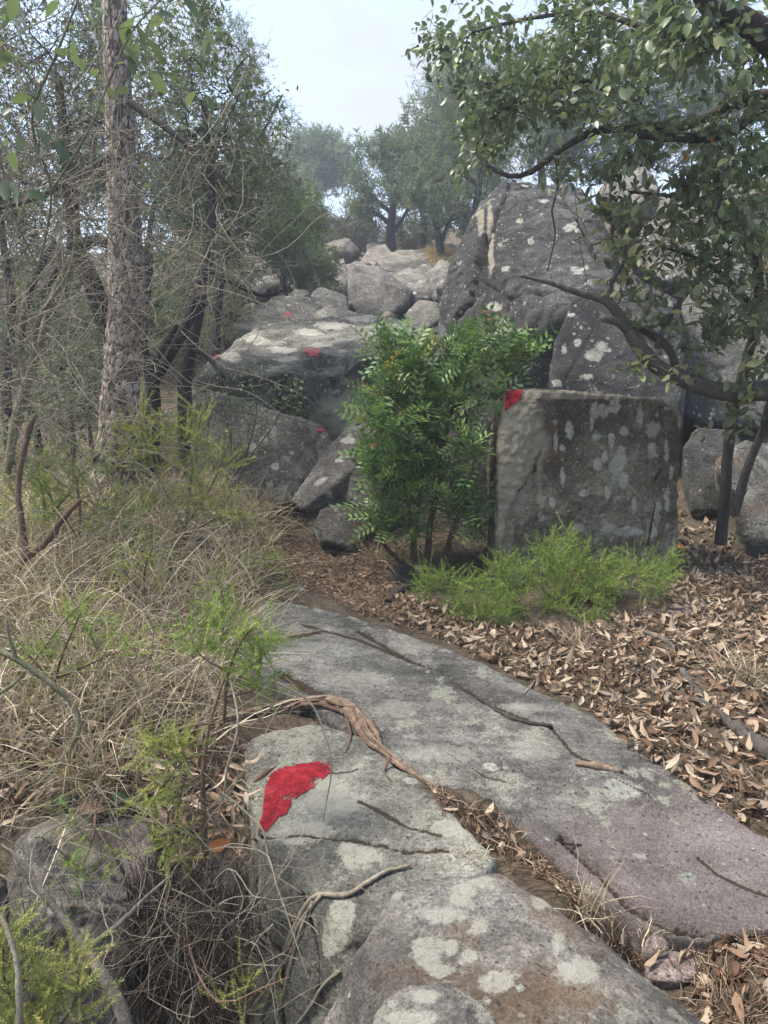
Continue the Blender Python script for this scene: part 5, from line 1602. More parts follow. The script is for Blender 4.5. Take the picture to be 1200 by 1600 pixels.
# ------------------------------------------------------------------ trees of the shaded side (photo's left)
G_L = 'dark trees of the thicket around the pine'
plant('thicket_tree', 'black-barked forked tree just behind the pine, tangled with pale dead twigs', 'tree', G_L,
      [[(236, 760, 5.3, 17), (234, 690, 5.3, 14), (240, 640, 5.3, 12), (236, 590, 5.3, 10), (222, 540, 5.35, 9), (228, 470, 5.4, 8), (232, 400, 5.5, 7)], [(238, 600, 5.3, 10), (262, 560, 5.25, 9), (290, 510, 5.2, 8), (312, 440, 5.3, 7), (330, 330, 5.5, 6), (320, 200, 5.7, 5)], [(236, 585, 5.3, 7), (255, 545, 5.3, 6), (275, 510, 5.35, 5)], [(300, 470, 5.25, 5), (325, 475, 5.2, 4), (352, 495, 5.1, 2.5)]],
      [(290, 130, 5.9, 120, 130, .6, 190), (310, 290, 5.9, 90, 90, .5, 120), (250, 40, 5.8, 100, 70, .6, 110), (370, 230, 6.2, 50, 90, .4, 70)],
      [('small', 14, .034, .05, 'mid_leaf'), ('broad', 3, .07, .08, 'mid_leaf', {'frac': .35})], seed=11, tip_r=.0022, step=.10, sides=9)
plant('thicket_tree', 'slim black trunk between the forked tree and the tilted boulder, with a bushy crown', 'tree', G_L,
      [[(300, 740, 5.6, 15), (292, 690, 5.6, 13), (288, 600, 5.65, 11), (300, 540, 5.7, 10), (312, 470, 5.75, 10), (326, 380, 5.8, 9), (330, 290, 6, 7), (318, 160, 6.2, 5)], [(300, 545, 5.7, 5), (322, 555, 5.6, 4), (350, 590, 5.5, 2.5)], [(318, 420, 5.8, 6), (360, 440, 5.7, 4), (410, 462, 5.6, 3), (440, 455, 5.6, 2)]],
      [(350, 200, 6.5, 90, 110, .6, 170), (380, 320, 6.6, 80, 70, .5, 110), (300, 360, 6.2, 90, 80, .5, 80), (420, 240, 6.8, 40, 70, .4, 60)],
      [('small', 14, .034, .05, 'mid_leaf'), ('small', 6, .05, .08, 'dead_leaf', {'frac': .4})], seed=12, tip_r=.0022, step=.10, sides=9)
plant('thicket_tree', 'crooked black trunk bending behind the pine with bare charred limbs', 'tree', G_L,
      [[(215, 720, 5.9, 18), (205, 620, 5.9, 17), (185, 550, 5.9, 16), (160, 490, 5.9, 15), (143, 440, 5.9, 14), (118, 385, 5.95, 12), (112, 320, 6, 11), (104, 240, 6.1, 9), (90, 120, 6.2, 6)], [(125, 385, 5.95, 10), (150, 375, 5.9, 9), (180, 380, 5.9, 8), (200, 340, 6, 6), (215, 250, 6.2, 4)], [(118, 400, 5.9, 6), (85, 430, 5.8, 5), (60, 470, 5.7, 3)]],
      [(100, 100, 6.4, 130, 120, .6, 170), (60, 260, 6.2, 110, 90, .6, 120), (170, 230, 6.5, 60, 90, .4, 60)],
      [('small', 13, .034, .05, 'dead_leaf'), ('small', 10, .036, .06, 'mid_leaf', {'frac': .6}), ('broad', 3, .07, .06, 'mid_leaf', {'frac': .2})], seed=13, tip_r=.0025, step=.10, sides=9)
plant('thicket_tree', 'shrubby dark tree at the edge of the thicket with several bare leaning stems', 'tree', G_L,
      [[(25, 800, 5.0, 10), (15, 700, 5.1, 9), (10, 600, 5.2, 8), (18, 480, 5.3, 7), (5, 380, 5.4, 6), (-10, 250, 5.6, 5)], [(40, 780, 5.0, 8), (60, 700, 5.1, 7), (30, 560, 5.2, 6), (50, 450, 5.3, 5), (85, 380, 5.4, 3)], [(12, 560, 5.2, 6), (60, 590, 5.2, 5), (110, 570, 5.2, 4), (155, 575, 5.3, 3)]],
      [(20, 200, 5.6, 90, 150, .6, 150), (30, 420, 5.5, 80, 100, .5, 110), (90, 520, 5.6, 70, 60, .4, 70)],
      [('small', 13, .034, .05, 'mid_leaf'), ('small', 6, .034, .06, 'dead_leaf', {'frac': .6})], seed=14, tip_r=.0025, step=.10)
plant('thicket_tree', 'feathery bush with thin upright shoots against the sky at the edge of the thicket', 'tree', G_L,
      [[(330, 700, 7.6, 10), (335, 560, 7.8, 9), (345, 420, 8, 8), (365, 300, 8.2, 6), (380, 180, 8.3, 4), (392, 90, 8.4, 2)], [(362, 310, 8.2, 4), (395, 240, 8.2, 3), (440, 150, 8.2, 1.5)], [(352, 380, 8.1, 4), (400, 330, 8.1, 3), (435, 250, 8.2, 1.5)]],
      [(385, 150, 8.4, 30, 90, .4, 80), (420, 210, 8.3, 40, 60, .4, 60), (400, 300, 8.3, 60, 60, .5, 80), (350, 60, 8.3, 35, 60, .4, 30)],
      [('sprig', 5, .14, .05, 'far_leaf')], seed=15, tip_r=.003, step=.14)
for i, (lab, x, yb, Y, h, blobs) in enumerate([
    ('hazy tree in the second row, showing between the pine and the forked tree', 235, 560, 11, 9, [(230, 150, 11, 130, 150, 1.2, 150), (250, 330, 11, 110, 100, 1, 110)]),
    ('hazy tree in the second row directly beyond the crooked black trunk', 110, 580, 12, 9, [(90, 140, 12, 130, 150, 1.2, 150), (110, 330, 12, 110, 110, 1, 110)]),
    ('hazy tree in the second row at the outer end of the thicket', -30, 600, 11.5, 9, [(-60, 160, 11.5, 120, 160, 1.2, 110), (-20, 350, 11.5, 100, 120, 1, 90)]),
    ('grey-green bushy tree in front of the pale outcrop', 335, 520, 12.5, 8, [(340, 330, 12.5, 90, 80, 1, 120), (300, 420, 12.3, 90, 60, 1, 90), (375, 255, 12.8, 50, 60, .8, 50)]),
    ('low bushy tree at the foot of the gully next to the ledge', 290, 580, 9.5, 6, [(290, 470, 9.5, 80, 60, .8, 90), (220, 520, 9.3, 70, 50, .8, 70), (340, 430, 9.8, 50, 40, .6, 50)]),
    ('low dusky bush behind the foot of the crooked black trunk', 90, 660, 8.5, 6, [(90, 560, 8.5, 100, 70, .8, 100), (20, 500, 8.5, 70, 70, .8, 70), (160, 480, 8.8, 60, 50, .6, 50)]),
]):
    t = P(x, yb + 60, Y)
    plant('bushy_tree', lab, 'tree', 'second row of bushy trees', [[(x, yb + 60, Y, h), (x + 6, yb - 20, Y, h * .8), (x - 5, yb - 150, Y + .1, h * .6), (x + 8, yb - 260, Y + .2, h * .4)]],
          blobs, [('farsprig', 5, .20, .12, 'far_leaf' if i != 4 else 'mid_leaf')], seed=30 + i, tip_r=.005, step=.22, sides=6, clump=6)

# ------------------------------------------------------------------ trees up the gully
plant('pine_tree', 'small round-headed pine on the skyline at the top of the gully', 'tree', None,
      [[(492, 360, 33, 4), (494, 320, 33, 3.5), (496, 280, 33, 3), (497, 250, 33, 2)]],
      [(500, 255, 33, 48, 36, 1.6, 120), (470, 262, 33, 26, 24, 1, 50), (525, 262, 33, 26, 26, 1, 50), (497, 235, 33, 35, 18, 1.2, 40)],
      ('farsprig', 12, .42, .2, 'far_leaf'), seed=50, tip_r=.012, step=.5, sides=6)
plant('young_pine', 'yellow-green young pine with loose tufts beside the scree', 'tree', None,
      [[(442, 470, 12.5, 7), (444, 430, 12.6, 6), (450, 380, 12.8, 4), (470, 330, 13, 2)], [(446, 420, 12.6, 4), (475, 390, 12.7, 3), (500, 350, 12.8, 2)]],
      [(450, 390, 12.8, 45, 40, .6, 60), (490, 420, 12.6, 30, 40, .5, 50), (470, 340, 13, 40, 40, .5, 50), (420, 360, 13, 30, 50, .5, 30)],
      ('farsprig', 7, .17, .06, 'young_pine'), bark='dark_twig', seed=51, tip_r=.004, step=.15)
plant('small_bush', 'dark green bush at the foot of the young pine', 'bush', None,
      [[(492, 475, 12.2, 4), (490, 450, 12.2, 3), (486, 425, 12.2, 2)]],
      [(488, 435, 12.2, 30, 40, .5, 80), (510, 460, 12, 26, 18, .4, 30)], ('farsprig', 8, .15, .05, 'mid_leaf'), bark='dark_twig', seed=52, tip_r=.004, step=.15)
plant('small_bush', 'pale green scrubby bush on the slope below the skyline pine', 'bush', None,
      [[(440, 345, 24, 3), (442, 320, 24, 2.5), (440, 290, 24, 2)]],
      [(440, 300, 24, 40, 40, 1, 80), (405, 330, 24, 30, 40, 1, 50), (470, 325, 25, 30, 25, 1, 40)], ('farsprig', 8, .32, .15, 'far_leaf'), seed=53, tip_r=.008, step=.3)
G_H = 'tree heaths along the upper edge of the gully'
for i, (lab, stems, blobs) in enumerate([
    ('twisted black heath tree standing at the head of the scree', [[(612, 392, 19, 8), (610, 370, 19, 7), (612, 340, 19, 6), (618, 300, 19, 4), (625, 260, 19, 3)], [(612, 352, 19, 5), (590, 335, 19, 3), (560, 325, 19, 2), (540, 345, 19, 1.5)], [(614, 335, 19, 4), (585, 310, 19, 3), (570, 290, 19, 2)], [(613, 365, 19, 4), (630, 340, 19, 3), (645, 310, 19, 2)]],
     [(600, 275, 19, 50, 45, 1, 90), (560, 300, 19, 30, 25, .8, 40), (650, 262, 19, 44, 44, 1.2, 80), (632, 225, 19.2, 26, 36, 1, 30), (570, 330, 19, 30, 14, .6, 25)]),
    ('tall hazy heath tree with its crown leaning over the gully', [[(660, 395, 20, 6), (662, 360, 20, 5), (670, 310, 20, 4), (690, 240, 20, 4), (700, 160, 20, 3)], [(672, 300, 20, 3), (650, 250, 20, 3), (630, 200, 20, 2)]],
     [(725, 210, 20, 60, 84, 1.4, 150), (705, 175, 20, 36, 56, 1.2, 60), (670, 230, 20, 30, 40, 1, 44), (730, 260, 20, 50, 60, 1.2, 90), (655, 290, 20, 40, 40, 1, 50)]),
    ('thicket-forming heath tree just above the dry yellow grass', [[(690, 400, 17, 7), (685, 370, 17, 6), (678, 330, 17, 5), (670, 290, 17, 3)], [(688, 380, 17, 4), (705, 340, 17, 3), (720, 300, 17, 2)]],
     [(700, 300, 17, 60, 50, 1, 110), (740, 320, 17, 40, 50, .8, 80), (660, 330, 17, 30, 40, .7, 50)]),
    ('dark heath tree leaning out from behind the cliff boulder', [[(745, 390, 14.5, 7), (742, 350, 14.5, 6), (748, 290, 14.5, 5), (760, 220, 14.5, 4), (770, 140, 14.5, 3)], [(748, 290, 14.5, 4), (715, 270, 14.4, 3), (680, 285, 14.3, 2)]],
     [(760, 200, 14.5, 80, 90, 1, 190), (720, 140, 14.5, 70, 70, 1, 130), (800, 120, 14.5, 60, 80, 1, 110), (725, 280, 14.3, 50, 40, .7, 70)]),
    ('hazy heath tree filling the slope behind the cliff boulder', [[(850, 330, 17, 8), (845, 260, 17, 6), (840, 180, 17, 5), (830, 90, 17, 3)]],
     [(840, 170, 17, 90, 110, 1.3, 200), (900, 210, 17, 70, 70, 1.2, 110)]),
    ('pale heath tree high on the sunlit slope beyond the oak', [[(1010, 330, 18, 8), (1010, 260, 18, 6), (1000, 180, 18, 4)]],
     [(1000, 170, 18, 100, 100, 1.4, 170), (1110, 190, 18, 90, 90, 1.4, 140), (1060, 90, 18, 100, 80, 1.4, 130)]),
]):
    plant('heath_tree', lab, 'tree', G_H, stems, blobs, ('farsprig' if i != 3 else 'sprig', 5, (.30, .32, .26, .19, .28, .30)[i], .10, 'far_leaf'), seed=60 + i, tip_r=.006, step=.22, sides=6, clump=6)

# ------------------------------------------------------------------ broad-leaved tree overhanging from the right
plant('strawberry_tree', 'large broad-leaved evergreen tree hanging its leafy boughs over the cliff boulder', 'tree', None,
      [[(1420, 1000, 4.0, 70), (1400, 800, 4.0, 62), (1370, 560, 4.0, 55), (1330, 330, 3.9, 46), (1290, 200, 3.8, 38), (1240, 90, 3.6, 30), (1200, 58, 3.4, 22), (1150, 25, 3.3, 17), (1110, 15, 3.25, 14), (1085, -30, 3.2, 12)],
       [(1300, 230, 3.85, 16), (1240, 165, 3.8, 14), (1190, 152, 3.8, 12), (1140, 165, 3.8, 10), (1080, 195, 3.9, 8), (1000, 200, 4.0, 7), (930, 205, 4.1, 6), (880, 232, 4.2, 5), (830, 268, 4.3, 4.5), (795, 275, 4.3, 4), (760, 258, 4.35, 3)],
       [(1000, 165, 4.0, 6), (950, 140, 4.1, 5), (890, 125, 4.2, 5), (835, 140, 4.3, 4), (800, 165, 4.4, 3), (760, 190, 4.5, 2)],
       [(1150, 25, 3.3, 9), (1110, 45, 3.4, 8), (1060, 60, 3.5, 6), (1000, 40, 3.7, 5), (920, 20, 3.9, 4), (820, 30, 4.2, 3), (740, 50, 4.4, 2)],
       [(1080, 195, 3.9, 6), (1110, 250, 3.8, 5), (1125, 290, 3.7, 4), (1120, 330, 3.7, 3)],
       [(1210, 155, 3.8, 9), (1130, 210, 3.7, 8), (1060, 215, 3.7, 7), (1000, 212, 3.75, 5)],
       [(866, 240, 4.2, 2), (872, 290, 4.2, 1.6), (862, 330, 4.2, 1.5), (868, 365, 4.2, 1.3), (856, 420, 4.2, 1)]],
      [(800, 110, 4.4, 130, 100, .5, 84), (720, 80, 4.6, 70, 80, .4, 36), (900, 80, 4.1, 130, 100, .5, 80), (1020, 100, 3.7, 130, 100, .5, 84), (1130, 120, 3.5, 90, 120, .5, 74), (720, 230, 4.5, 60, 34, .3, 16), (1140, 300, 3.6, 50, 60, .3, 20), (1170, 380, 3.6, 40, 70, .3, 18), (960, 290, 4.1, 50, 40, .3, 14), (930, 250, 4.1, 60, 34, .3, 14), (860, 180, 4.3, 120, 50, .4, 46), (1100, 240, 3.7, 100, 60, .4, 60), (1000, 30, 3.8, 160, 50, .5, 70), (760, 200, 4.5, 60, 60, .4, 40), (1280, 100, 3.9, 100, 200, .6, 60), (680, 30, 4.5, 40, 45, .3, 20)],
      [('broad', 10, .050, .045, 'broad', {'single': 290, 'droop': .5, 'up': 0, 'part': 'foliage'})], bark='dark_twig', seed=70, tip_r=.0017, step=.085, sides=9, power=.42, clump=6)
plant('oak_tree', 'small oak with pale green leaves and a bent broken bough above the square block', 'tree', None,
      [[(1126, 850, 4.75, 9), (1132, 780, 4.72, 8.5), (1138, 700, 4.68, 8), (1146, 640, 4.6, 9), (1168, 560, 4.5, 8), (1185, 480, 4.4, 7), (1180, 390, 4.3, 8), (1150, 320, 4.2, 6)],
       [(1290, 640, 3.9, 18), (1210, 612, 3.95, 16), (1130, 612, 4.0, 14), (1075, 595, 4.0, 13), (1025, 572, 4.0, 12), (995, 535, 4.0, 11), (976, 505, 4.0, 9), (958, 480, 4.0, 8), (945, 468, 4.0, 7), (900, 456, 4.0, 5), (860, 442, 4.0, 4), (815, 431, 4.0, 2.5)],
       [(985, 520, 4.0, 8), (965, 502, 3.97, 7), (943, 497, 3.95, 6)],
       [(1058, 588, 4.0, 7), (1050, 555, 4.03, 6), (1030, 530, 4.05, 6), (1000, 515, 4.05, 5), (978, 513, 4.03, 4)],
       [(952, 475, 4.0, 5), (956, 440, 4.0, 4), (975, 410, 3.98, 3), (978, 370, 3.98, 2)],
       [(1025, 545, 4.02, 4), (1050, 490, 4.0, 4), (1090, 440, 3.95, 3), (1140, 400, 3.9, 2)],
       [(1148, 805, 4.6, 7), (1165, 740, 4.55, 7), (1188, 680, 4.5, 6), (1200, 640, 4.4, 6), (1230, 560, 4.3, 5)],
       [(1175, 480, 4.4, 6), (1130, 430, 4.3, 4), (1080, 400, 4.2, 3), (1030, 385, 4.1, 2)],
       [(1180, 400, 4.3, 6), (1130, 345, 4.2, 4), (1060, 310, 4.1, 3), (985, 300, 4.1, 2)]],
      [(1060, 370, 4.1, 110, 60, .35, 60), (1150, 430, 4.1, 70, 90, .4, 70), (1120, 300, 4.1, 90, 50, .35, 45), (1060, 490, 4.0, 70, 50, .3, 34), (1150, 560, 4.0, 60, 70, .35, 50), (980, 360, 4.05, 60, 50, .3, 22), (1000, 440, 3.95, 50, 40, .25, 16), (1130, 660, 4.0, 50, 20, .2, 7), (960, 300, 4.1, 50, 40, .3, 16), (1020, 585, 3.95, 70, 25, .2, 8), (1250, 450, 4.2, 80, 150, .5, 50)],
      [('oak', 7, .062, .03, 'oak', {'single': 290, 'back': 2, 'part': 'foliage'})], bark='oak_bark', extra='dark_twig', seed=71, tip_r=.0016, step=.075, sides=10, power=.42)

# ------------------------------------------------------------------ glossy bush, low heath
plant('mastic_bush', 'glossy bright green mastic bush growing against the square block', 'bush', None,
      [[(668, 885, 4.45, 6), (672, 820, 4.45, 5), (690, 740, 4.45, 4.5), (700, 660, 4.5, 4), (712, 600, 4.5, 3)],
       [(650, 885, 4.4, 5), (640, 800, 4.4, 4), (625, 720, 4.4, 4), (612, 640, 4.45, 3), (610, 560, 4.5, 2)],
       [(690, 885, 4.4, 5), (712, 820, 4.35, 4), (730, 770, 4.3, 3), (745, 700, 4.25, 2)],
       [(700, 650, 4.5, 4), (735, 615, 4.4, 3.5), (765, 575, 4.4, 3), (790, 548, 4.4, 2)],
       [(630, 880, 4.4, 4), (600, 850, 4.35, 3), (585, 800, 4.3, 3), (580, 740, 4.3, 2)],
       [(640, 880, 4.5, 4), (655, 780, 4.55, 3), (662, 680, 4.6, 3), (655, 600, 4.6, 2)]],
      [(745, 558, 4.45, 72, 32, .22, 54), (645, 575, 4.5, 50, 36, .22, 34), (612, 645, 4.4, 52, 50, .22, 50), (680, 640, 4.45, 52, 44, .22, 36), (600, 725, 4.3, 36, 44, .18, 34), (655, 725, 4.35, 52, 44, .2, 42), (735, 700, 4.25, 30, 36, .12, 11), (590, 800, 4.25, 24, 26, .1, 12), (690, 785, 4.3, 60, 26, .15, 20), (620, 830, 4.3, 40, 26, .12, 10), (735, 800, 4.25, 26, 26, .1, 7), (805, 556, 4.4, 24, 18, .1, 8), (612, 545, 4.5, 22, 18, .12, 10), (768, 625, 4.25, 16, 16, .08, 4)],
      [('pinnate', 6, .112, .02, 'lentisk', {'single': 280, 'back': 2, 'up': 1.0, 'size_var': .5})], bark='brown_twig', seed=80, tip_r=.0014, step=.07, sides=7)
for i, (lab, stems, blobs, n) in enumerate([
    ('bright green feathery heath shrub in front of the square block', [[(880, 960, 3.75, 4), (890, 920, 3.8, 3), (900, 880, 3.85, 2)], [(880, 960, 3.75, 3), (930, 925, 3.75, 2), (990, 895, 3.8, 1.5)], [(880, 960, 3.75, 3), (845, 910, 3.8, 2), (860, 860, 3.9, 1)]],
     [(880, 865, 3.85, 44, 40, .16, 40), (900, 900, 3.8, 60, 40, .2, 46), (980, 900, 3.8, 66, 30, .18, 60), (900, 945, 3.7, 60, 22, .18, 36), (1035, 880, 3.85, 20, 18, .08, 9)], 0),
    ('low spreading green heath shrub over the path edge beside the stick', [[(765, 985, 3.65, 4), (770, 950, 3.65, 3), (790, 910, 3.7, 2)], [(765, 985, 3.65, 3), (720, 940, 3.65, 2), (690, 910, 3.7, 1.5)], [(765, 985, 3.65, 3), (820, 930, 3.65, 2)]],
     [(745, 930, 3.65, 58, 36, .18, 60), (805, 900, 3.7, 38, 36, .15, 36), (680, 905, 3.75, 28, 20, .1, 14), (775, 965, 3.6, 60, 18, .15, 34)], 1),
]):
    plant('heath_shrub', lab, 'shrub', 'green heath shrubs on the leaf litter', stems, blobs, [('plume', 4, .085, .016, 'heath', {'up': .5, 'back': 3}), ('feather', 5, .075, .018, 'heath', {'up': .3, 'back': 3})], bark='brown_twig', seed=85 + i, tip_r=.001, step=.05, sides=6)

# scrub in front of the tiered boulder and below the trees
plant('thin_shrub', 'thin half-bare shrub growing against the shaded face of the tilted boulder', 'shrub', None,
      [[(350, 770, 5.1, 1.6), (362, 700, 5.1, 1.3), (350, 640, 5.15, 1)], [(350, 770, 5.1, 1.3), (385, 720, 5.1, 1.2), (430, 660, 5.15, 1), (452, 600, 5.2, .8)], [(345, 770, 5.1, 1.3), (325, 690, 5.1, 1), (335, 610, 5.2, .8)], [(370, 760, 5.1, 1.2), (400, 650, 5.15, 1), (390, 590, 5.3, .8)]],
      [(390, 605, 5.3, 85, 45, .25, 70), (350, 660, 5.2, 50, 50, .2, 50), (440, 625, 5.3, 45, 40, .2, 34), (400, 690, 5.15, 60, 40, .1, 24)],
      [('small', 5, .03, .04, 'mid_leaf'), ('feather', 2, .07, .02, 'young_pine', {'frac': .5})], bark='dark_twig', seed=90, tip_r=.0016, step=.06, sides=5)
plant('undergrowth_bush', 'dark leafy undergrowth bush in the shade at the pine foot', 'bush', None,
      [[(110, 760, 4.9, 5), (115, 700, 4.9, 4), (110, 640, 4.95, 3)]],
      [(110, 620, 5.1, 60, 60, .3, 110), (60, 690, 4.9, 60, 50, .3, 80), (140, 570, 5.2, 40, 30, .2, 30)], [('small', 13, .034, .04, 'mid_leaf')], bark='dark_twig', seed=91, tip_r=.002, step=.08)

for i, (lab, px, py, Y, rx, ry, rd, n) in enumerate([
    ('low grey-green bush in the shade between the two black trunks', 262, 690, 6.6, 30, 34, .3, 40),
    ('low grey-green bush beyond the leaning dead trunk', 60, 600, 7.2, 80, 60, .4, 110),
    ('dusky low bush right behind the pine foot', 165, 610, 6.8, 50, 70, .3, 90),
    ('dry grey bush on the rise beside the tilted boulder', 300, 500, 9.0, 60, 46, .5, 90),
]):
    plant('undergrowth_bush', lab, 'bush', 'low bushes under the thicket', [[(px, py + 90, Y, 3), (px + 4, py + 30, Y, 2.5), (px - 5, py - 20, Y, 1.5)], [(px, py + 90, Y, 2), (px + 25, py + 10, Y, 1.2)], [(px, py + 90, Y, 2), (px - 25, py, Y, 1.2)]],
          [(px, py, Y, rx, ry, rd, n)], [('small', 9, .04, .05, 'mid_leaf'), ('farsprig', 2, .12, .05, 'far_leaf', {'frac': .6})], bark='dark_twig', seed=150 + i, tip_r=.002, step=.09, sides=5)
for i, (lab, px, py, Y, rx, ry, n) in enumerate([
    ('pale grey scrub bush on the slope under the skyline pine', 505, 372, 24, 36, 26, 110),
    ('grey scrub bush just beyond the pinkish split rock', 556, 372, 22, 34, 24, 110),
    ('faded scrub bush beside the pale outcrop up the gully', 455, 400, 20, 36, 24, 90),
    ('dull scrub bush at the foot of the twisted heath tree', 640, 372, 21, 34, 20, 80),
]):
    plant('scrub_bush', lab, 'bush', 'grey scrub up the gully', [[(px, py + 30, Y, 1.2), (px + 3, py + 5, Y, .9), (px, py - 12, Y, .5)]],
          [(px, py, Y, rx, ry, .8, n)], [('farsprig', 4, .30, .12, 'dead_leaf'), ('farsprig', 2, .3, .12, 'young_pine', {'frac': .5})], bark='grey_bark', seed=160 + i, tip_r=.006, step=.2, sides=5)
# ------------------------------------------------------------------ roots hanging from the bank
def strands(P0, D0, L, K, rng, wob, grav, r):
    """bundle of wandering strands."""
    n = len(P0)
    pts = [P0]; d = unit(D0)
    w_ = rng.normal(size=(n, 3)) * wob
    for k in range(K - 1):
        w_ = w_ * .75 + rng.normal(size=(n, 3)) * wob
        d = unit(d + w_ + np.array([0, 0, -grav]))
        pts.append(pts[-1] + d * (L / (K - 1))[:, None])
    Pn = np.stack(pts, 1)
    rr = r[:, None] * np.linspace(1, .45, K)[None]
    return Pn, rr


rng = np.random.default_rng(91)
root = empty('hanging_roots', P(290, 1390, 1.9), 'dark curtain of fine dead roots hanging down the bank', 'roots')
for part, n, mt, r0, r1 in (('fine_roots', 110, 'dark_twig', .0008, .0022), ('pale_roots', 130, 'pale_twig', .0006, .0016), ('brown_roots', 150, 'brown_twig', .0008, .002), ('grey_roots', 90, 'grey_bark', .0007, .002), ('thick_roots', 34, 'brown_twig', .002, .004)):
    x = rng.normal(290, 62, n); y = rng.uniform(1335, 1540, n)
    P0 = P(x, y, rng.uniform(1.66, 1.86, n))
    D0 = np.column_stack([rng.normal(0, .25, n) + (270 - x) / 500, rng.normal(-.1, .2, n), np.full(n, -1.0)])
    Pn, rr = strands(P0, D0, rng.uniform(.15, .5, n), 9, rng, .24, .10, rng.uniform(r0, r1, n))
    V, F = tubes(Pn, rr, 3)
    obj(part, V, F, M[mt], parent=root, tint=np.repeat(rng.random(n), 27), kind='stuff')
# curled dead leaves caught in the roots
n = 70
O = P(rng.uniform(255, 400, n), rng.uniform(1190, 1340, n), rng.uniform(1.84, 2.02, n))
X, Y, Z = frames(rng.normal(size=(n, 3)), rng)
V, F, T = scatter(LV[3][0], LV[3][1], O, X, Y, Z, rng.uniform(.04, .085, n), rng.random(n) * .6)
obj('caught_leaves', V, F, M['litter'], parent=root, tint=T, kind='stuff')


def single_leaf(lab, px, py, Y_, size, mat, kind='broad', name='fallen_leaf', group=None, d=None, up=None, cat='fallen leaf', tint=.4):
    rng = np.random.default_rng(int(px * 7 + py))
    X, Y, Z = frames(np.array([d if d is not None else rng.normal(size=3)], float), rng, np.array([up if up is not None else (0, -.6, .8)], float))
    tv, tf = LEAF[kind]
    V, F, T = scatter(tv, tf, P(px, py, Y_)[None] - X * size * .5, X, Y, Z, np.array([size]))
    return obj(name, V, F, M[mat], origin=P(px, py, Y_), tint=np.full(len(V), tint), label=lab, cat=cat, group=group)


single_leaf('bright orange-brown dead leaf caught at the top of the hanging roots', 342, 1320, 1.72, .058, 'orange', d=(1, .1, .25), up=(0, -1, .3))
single_leaf('dull rusty dead leaf resting on the purplish bank rock', 143, 1262, 1.85, .075, 'litter', d=(1, .2, -.1), tint=.2)
single_leaf('single orange leaf hanging in the crown over the cliff boulder', 1113, 213, 3.6, .05, 'orange', name='orange_leaf', d=(.1, 0, -1), up=(0, -1, 0), cat='leaf')
single_leaf('darker orange leaf hanging lower in the same crown', 1071, 243, 3.65, .048, 'orange', name='orange_leaf', d=(.3, 0, -1), up=(0, -1, 0), cat='leaf')
single_leaf('small orange dead leaf stuck in the mastic bush', 582, 696, 4.08, .05, 'orange', name='orange_leaf', d=(1, 0, .3), up=(0, -1, .3), cat='leaf')
single_leaf('big russet leaf lying by the oak roots near the block corner', 1064, 853, 4.2, .06, 'orange', d=(1, .3, 0), up=(0, -.7, .7))

for lab, px, py, Y, sz, d in (('rounder green heart-shaped vine leaf low on the bank', 188, 1245, 1.88, .048, (1, 0, -.15)), ('green heart-shaped vine leaf pointing the other way beside the rounder one', 95, 1250, 1.88, .045, (-1, 0, -.35)), ('dark green ivy-like leaf above the heart-shaped bank leaves', 245, 1195, 1.95, .04, (1, 0, .2))):
    single_leaf(lab, px, py, Y, sz, 'vine_leaf', name='vine_leaf', d=d, up=(0, -.8, .6), cat='leaf', group='green leaves on the bank', tint=.75)

# ------------------------------------------------------------------ dead branches and needle sprigs of the bank
stick('dead_branch', 'scaly grey dead branch leaning across the bank rocks', [pxline([(15, 1325, 1.62, 3), (60, 1385, 1.58, 5), (110, 1450, 1.54, 7), (150, 1505, 1.5, 9), (185, 1570, 1.46, 10), (215, 1660, 1.42, 11)]), pxline([(135, 1485, 1.52, 5), (190, 1440, 1.55, 4), (230, 1400, 1.58, 3), (262, 1372, 1.62, 2)])], 'grey_bark', 'branch', sides=12, rough=.25)
stick('dead_branch', 'pale bleached twig arching in at the bottom corner of the bank', [pxline([(-20, 1400, 1.3, 2), (10, 1450, 1.27, 4), (28, 1520, 1.24, 5), (30, 1640, 1.2, 6)])], 'pale_twig', 'branch', sides=8)
stick('dead_branch', 'broken reddish-brown dead stem with a torn end standing in the dry grass', [pxline([(15, 900, 3.4, 6), (38, 868, 3.42, 6), (34, 820, 3.45, 5), (28, 760, 3.5, 5), (35, 715, 3.52, 5), (46, 670, 3.55, 4.5), (56, 648, 3.55, 3.5)]), pxline([(38, 872, 3.42, 5.5), (70, 850, 3.38, 5), (95, 815, 3.35, 4.5), (125, 782, 3.32, 4)])], 'brown_twig', 'branch', sides=9, rough=.3)
stick('dead_branch', 'pale leaning dead trunk at the edge of the thicket behind the broken stem', [pxline([(10, 740, 3.9, 7), (25, 660, 3.95, 8), (40, 600, 4.0, 8), (62, 540, 4.05, 7), (80, 470, 4.1, 5), (110, 400, 4.15, 3)]), pxline([(40, 600, 4.0, 5), (30, 540, 4.0, 4), (38, 470, 4.0, 3)]), pxline([(52, 570, 4.03, 5), (60, 500, 4.0, 4), (110, 420, 4.0, 3), (120, 330, 4.0, 2)])], 'olive_twig', 'branch', sides=9, rough=.2)
stick('dead_branch', 'knotty grey twig crossing the dry grass at the bank edge', [pxline([(-20, 1010, 2.0, 4), (25, 1030, 2.0, 5), (75, 1065, 2.0, 5), (110, 1095, 2.0, 5), (122, 1140, 1.98, 5), (95, 1190, 1.95, 4), (60, 1225, 1.9, 3)]), pxline([(25, 1030, 2, 4), (15, 1000, 2, 3), (10, 970, 2.0, 2)]), pxline([(-20, 1095, 2.0, 3), (20, 1070, 2, 3), (40, 1050, 2, 2)])], 'olive_twig', 'branch', sides=8, rough=.3)
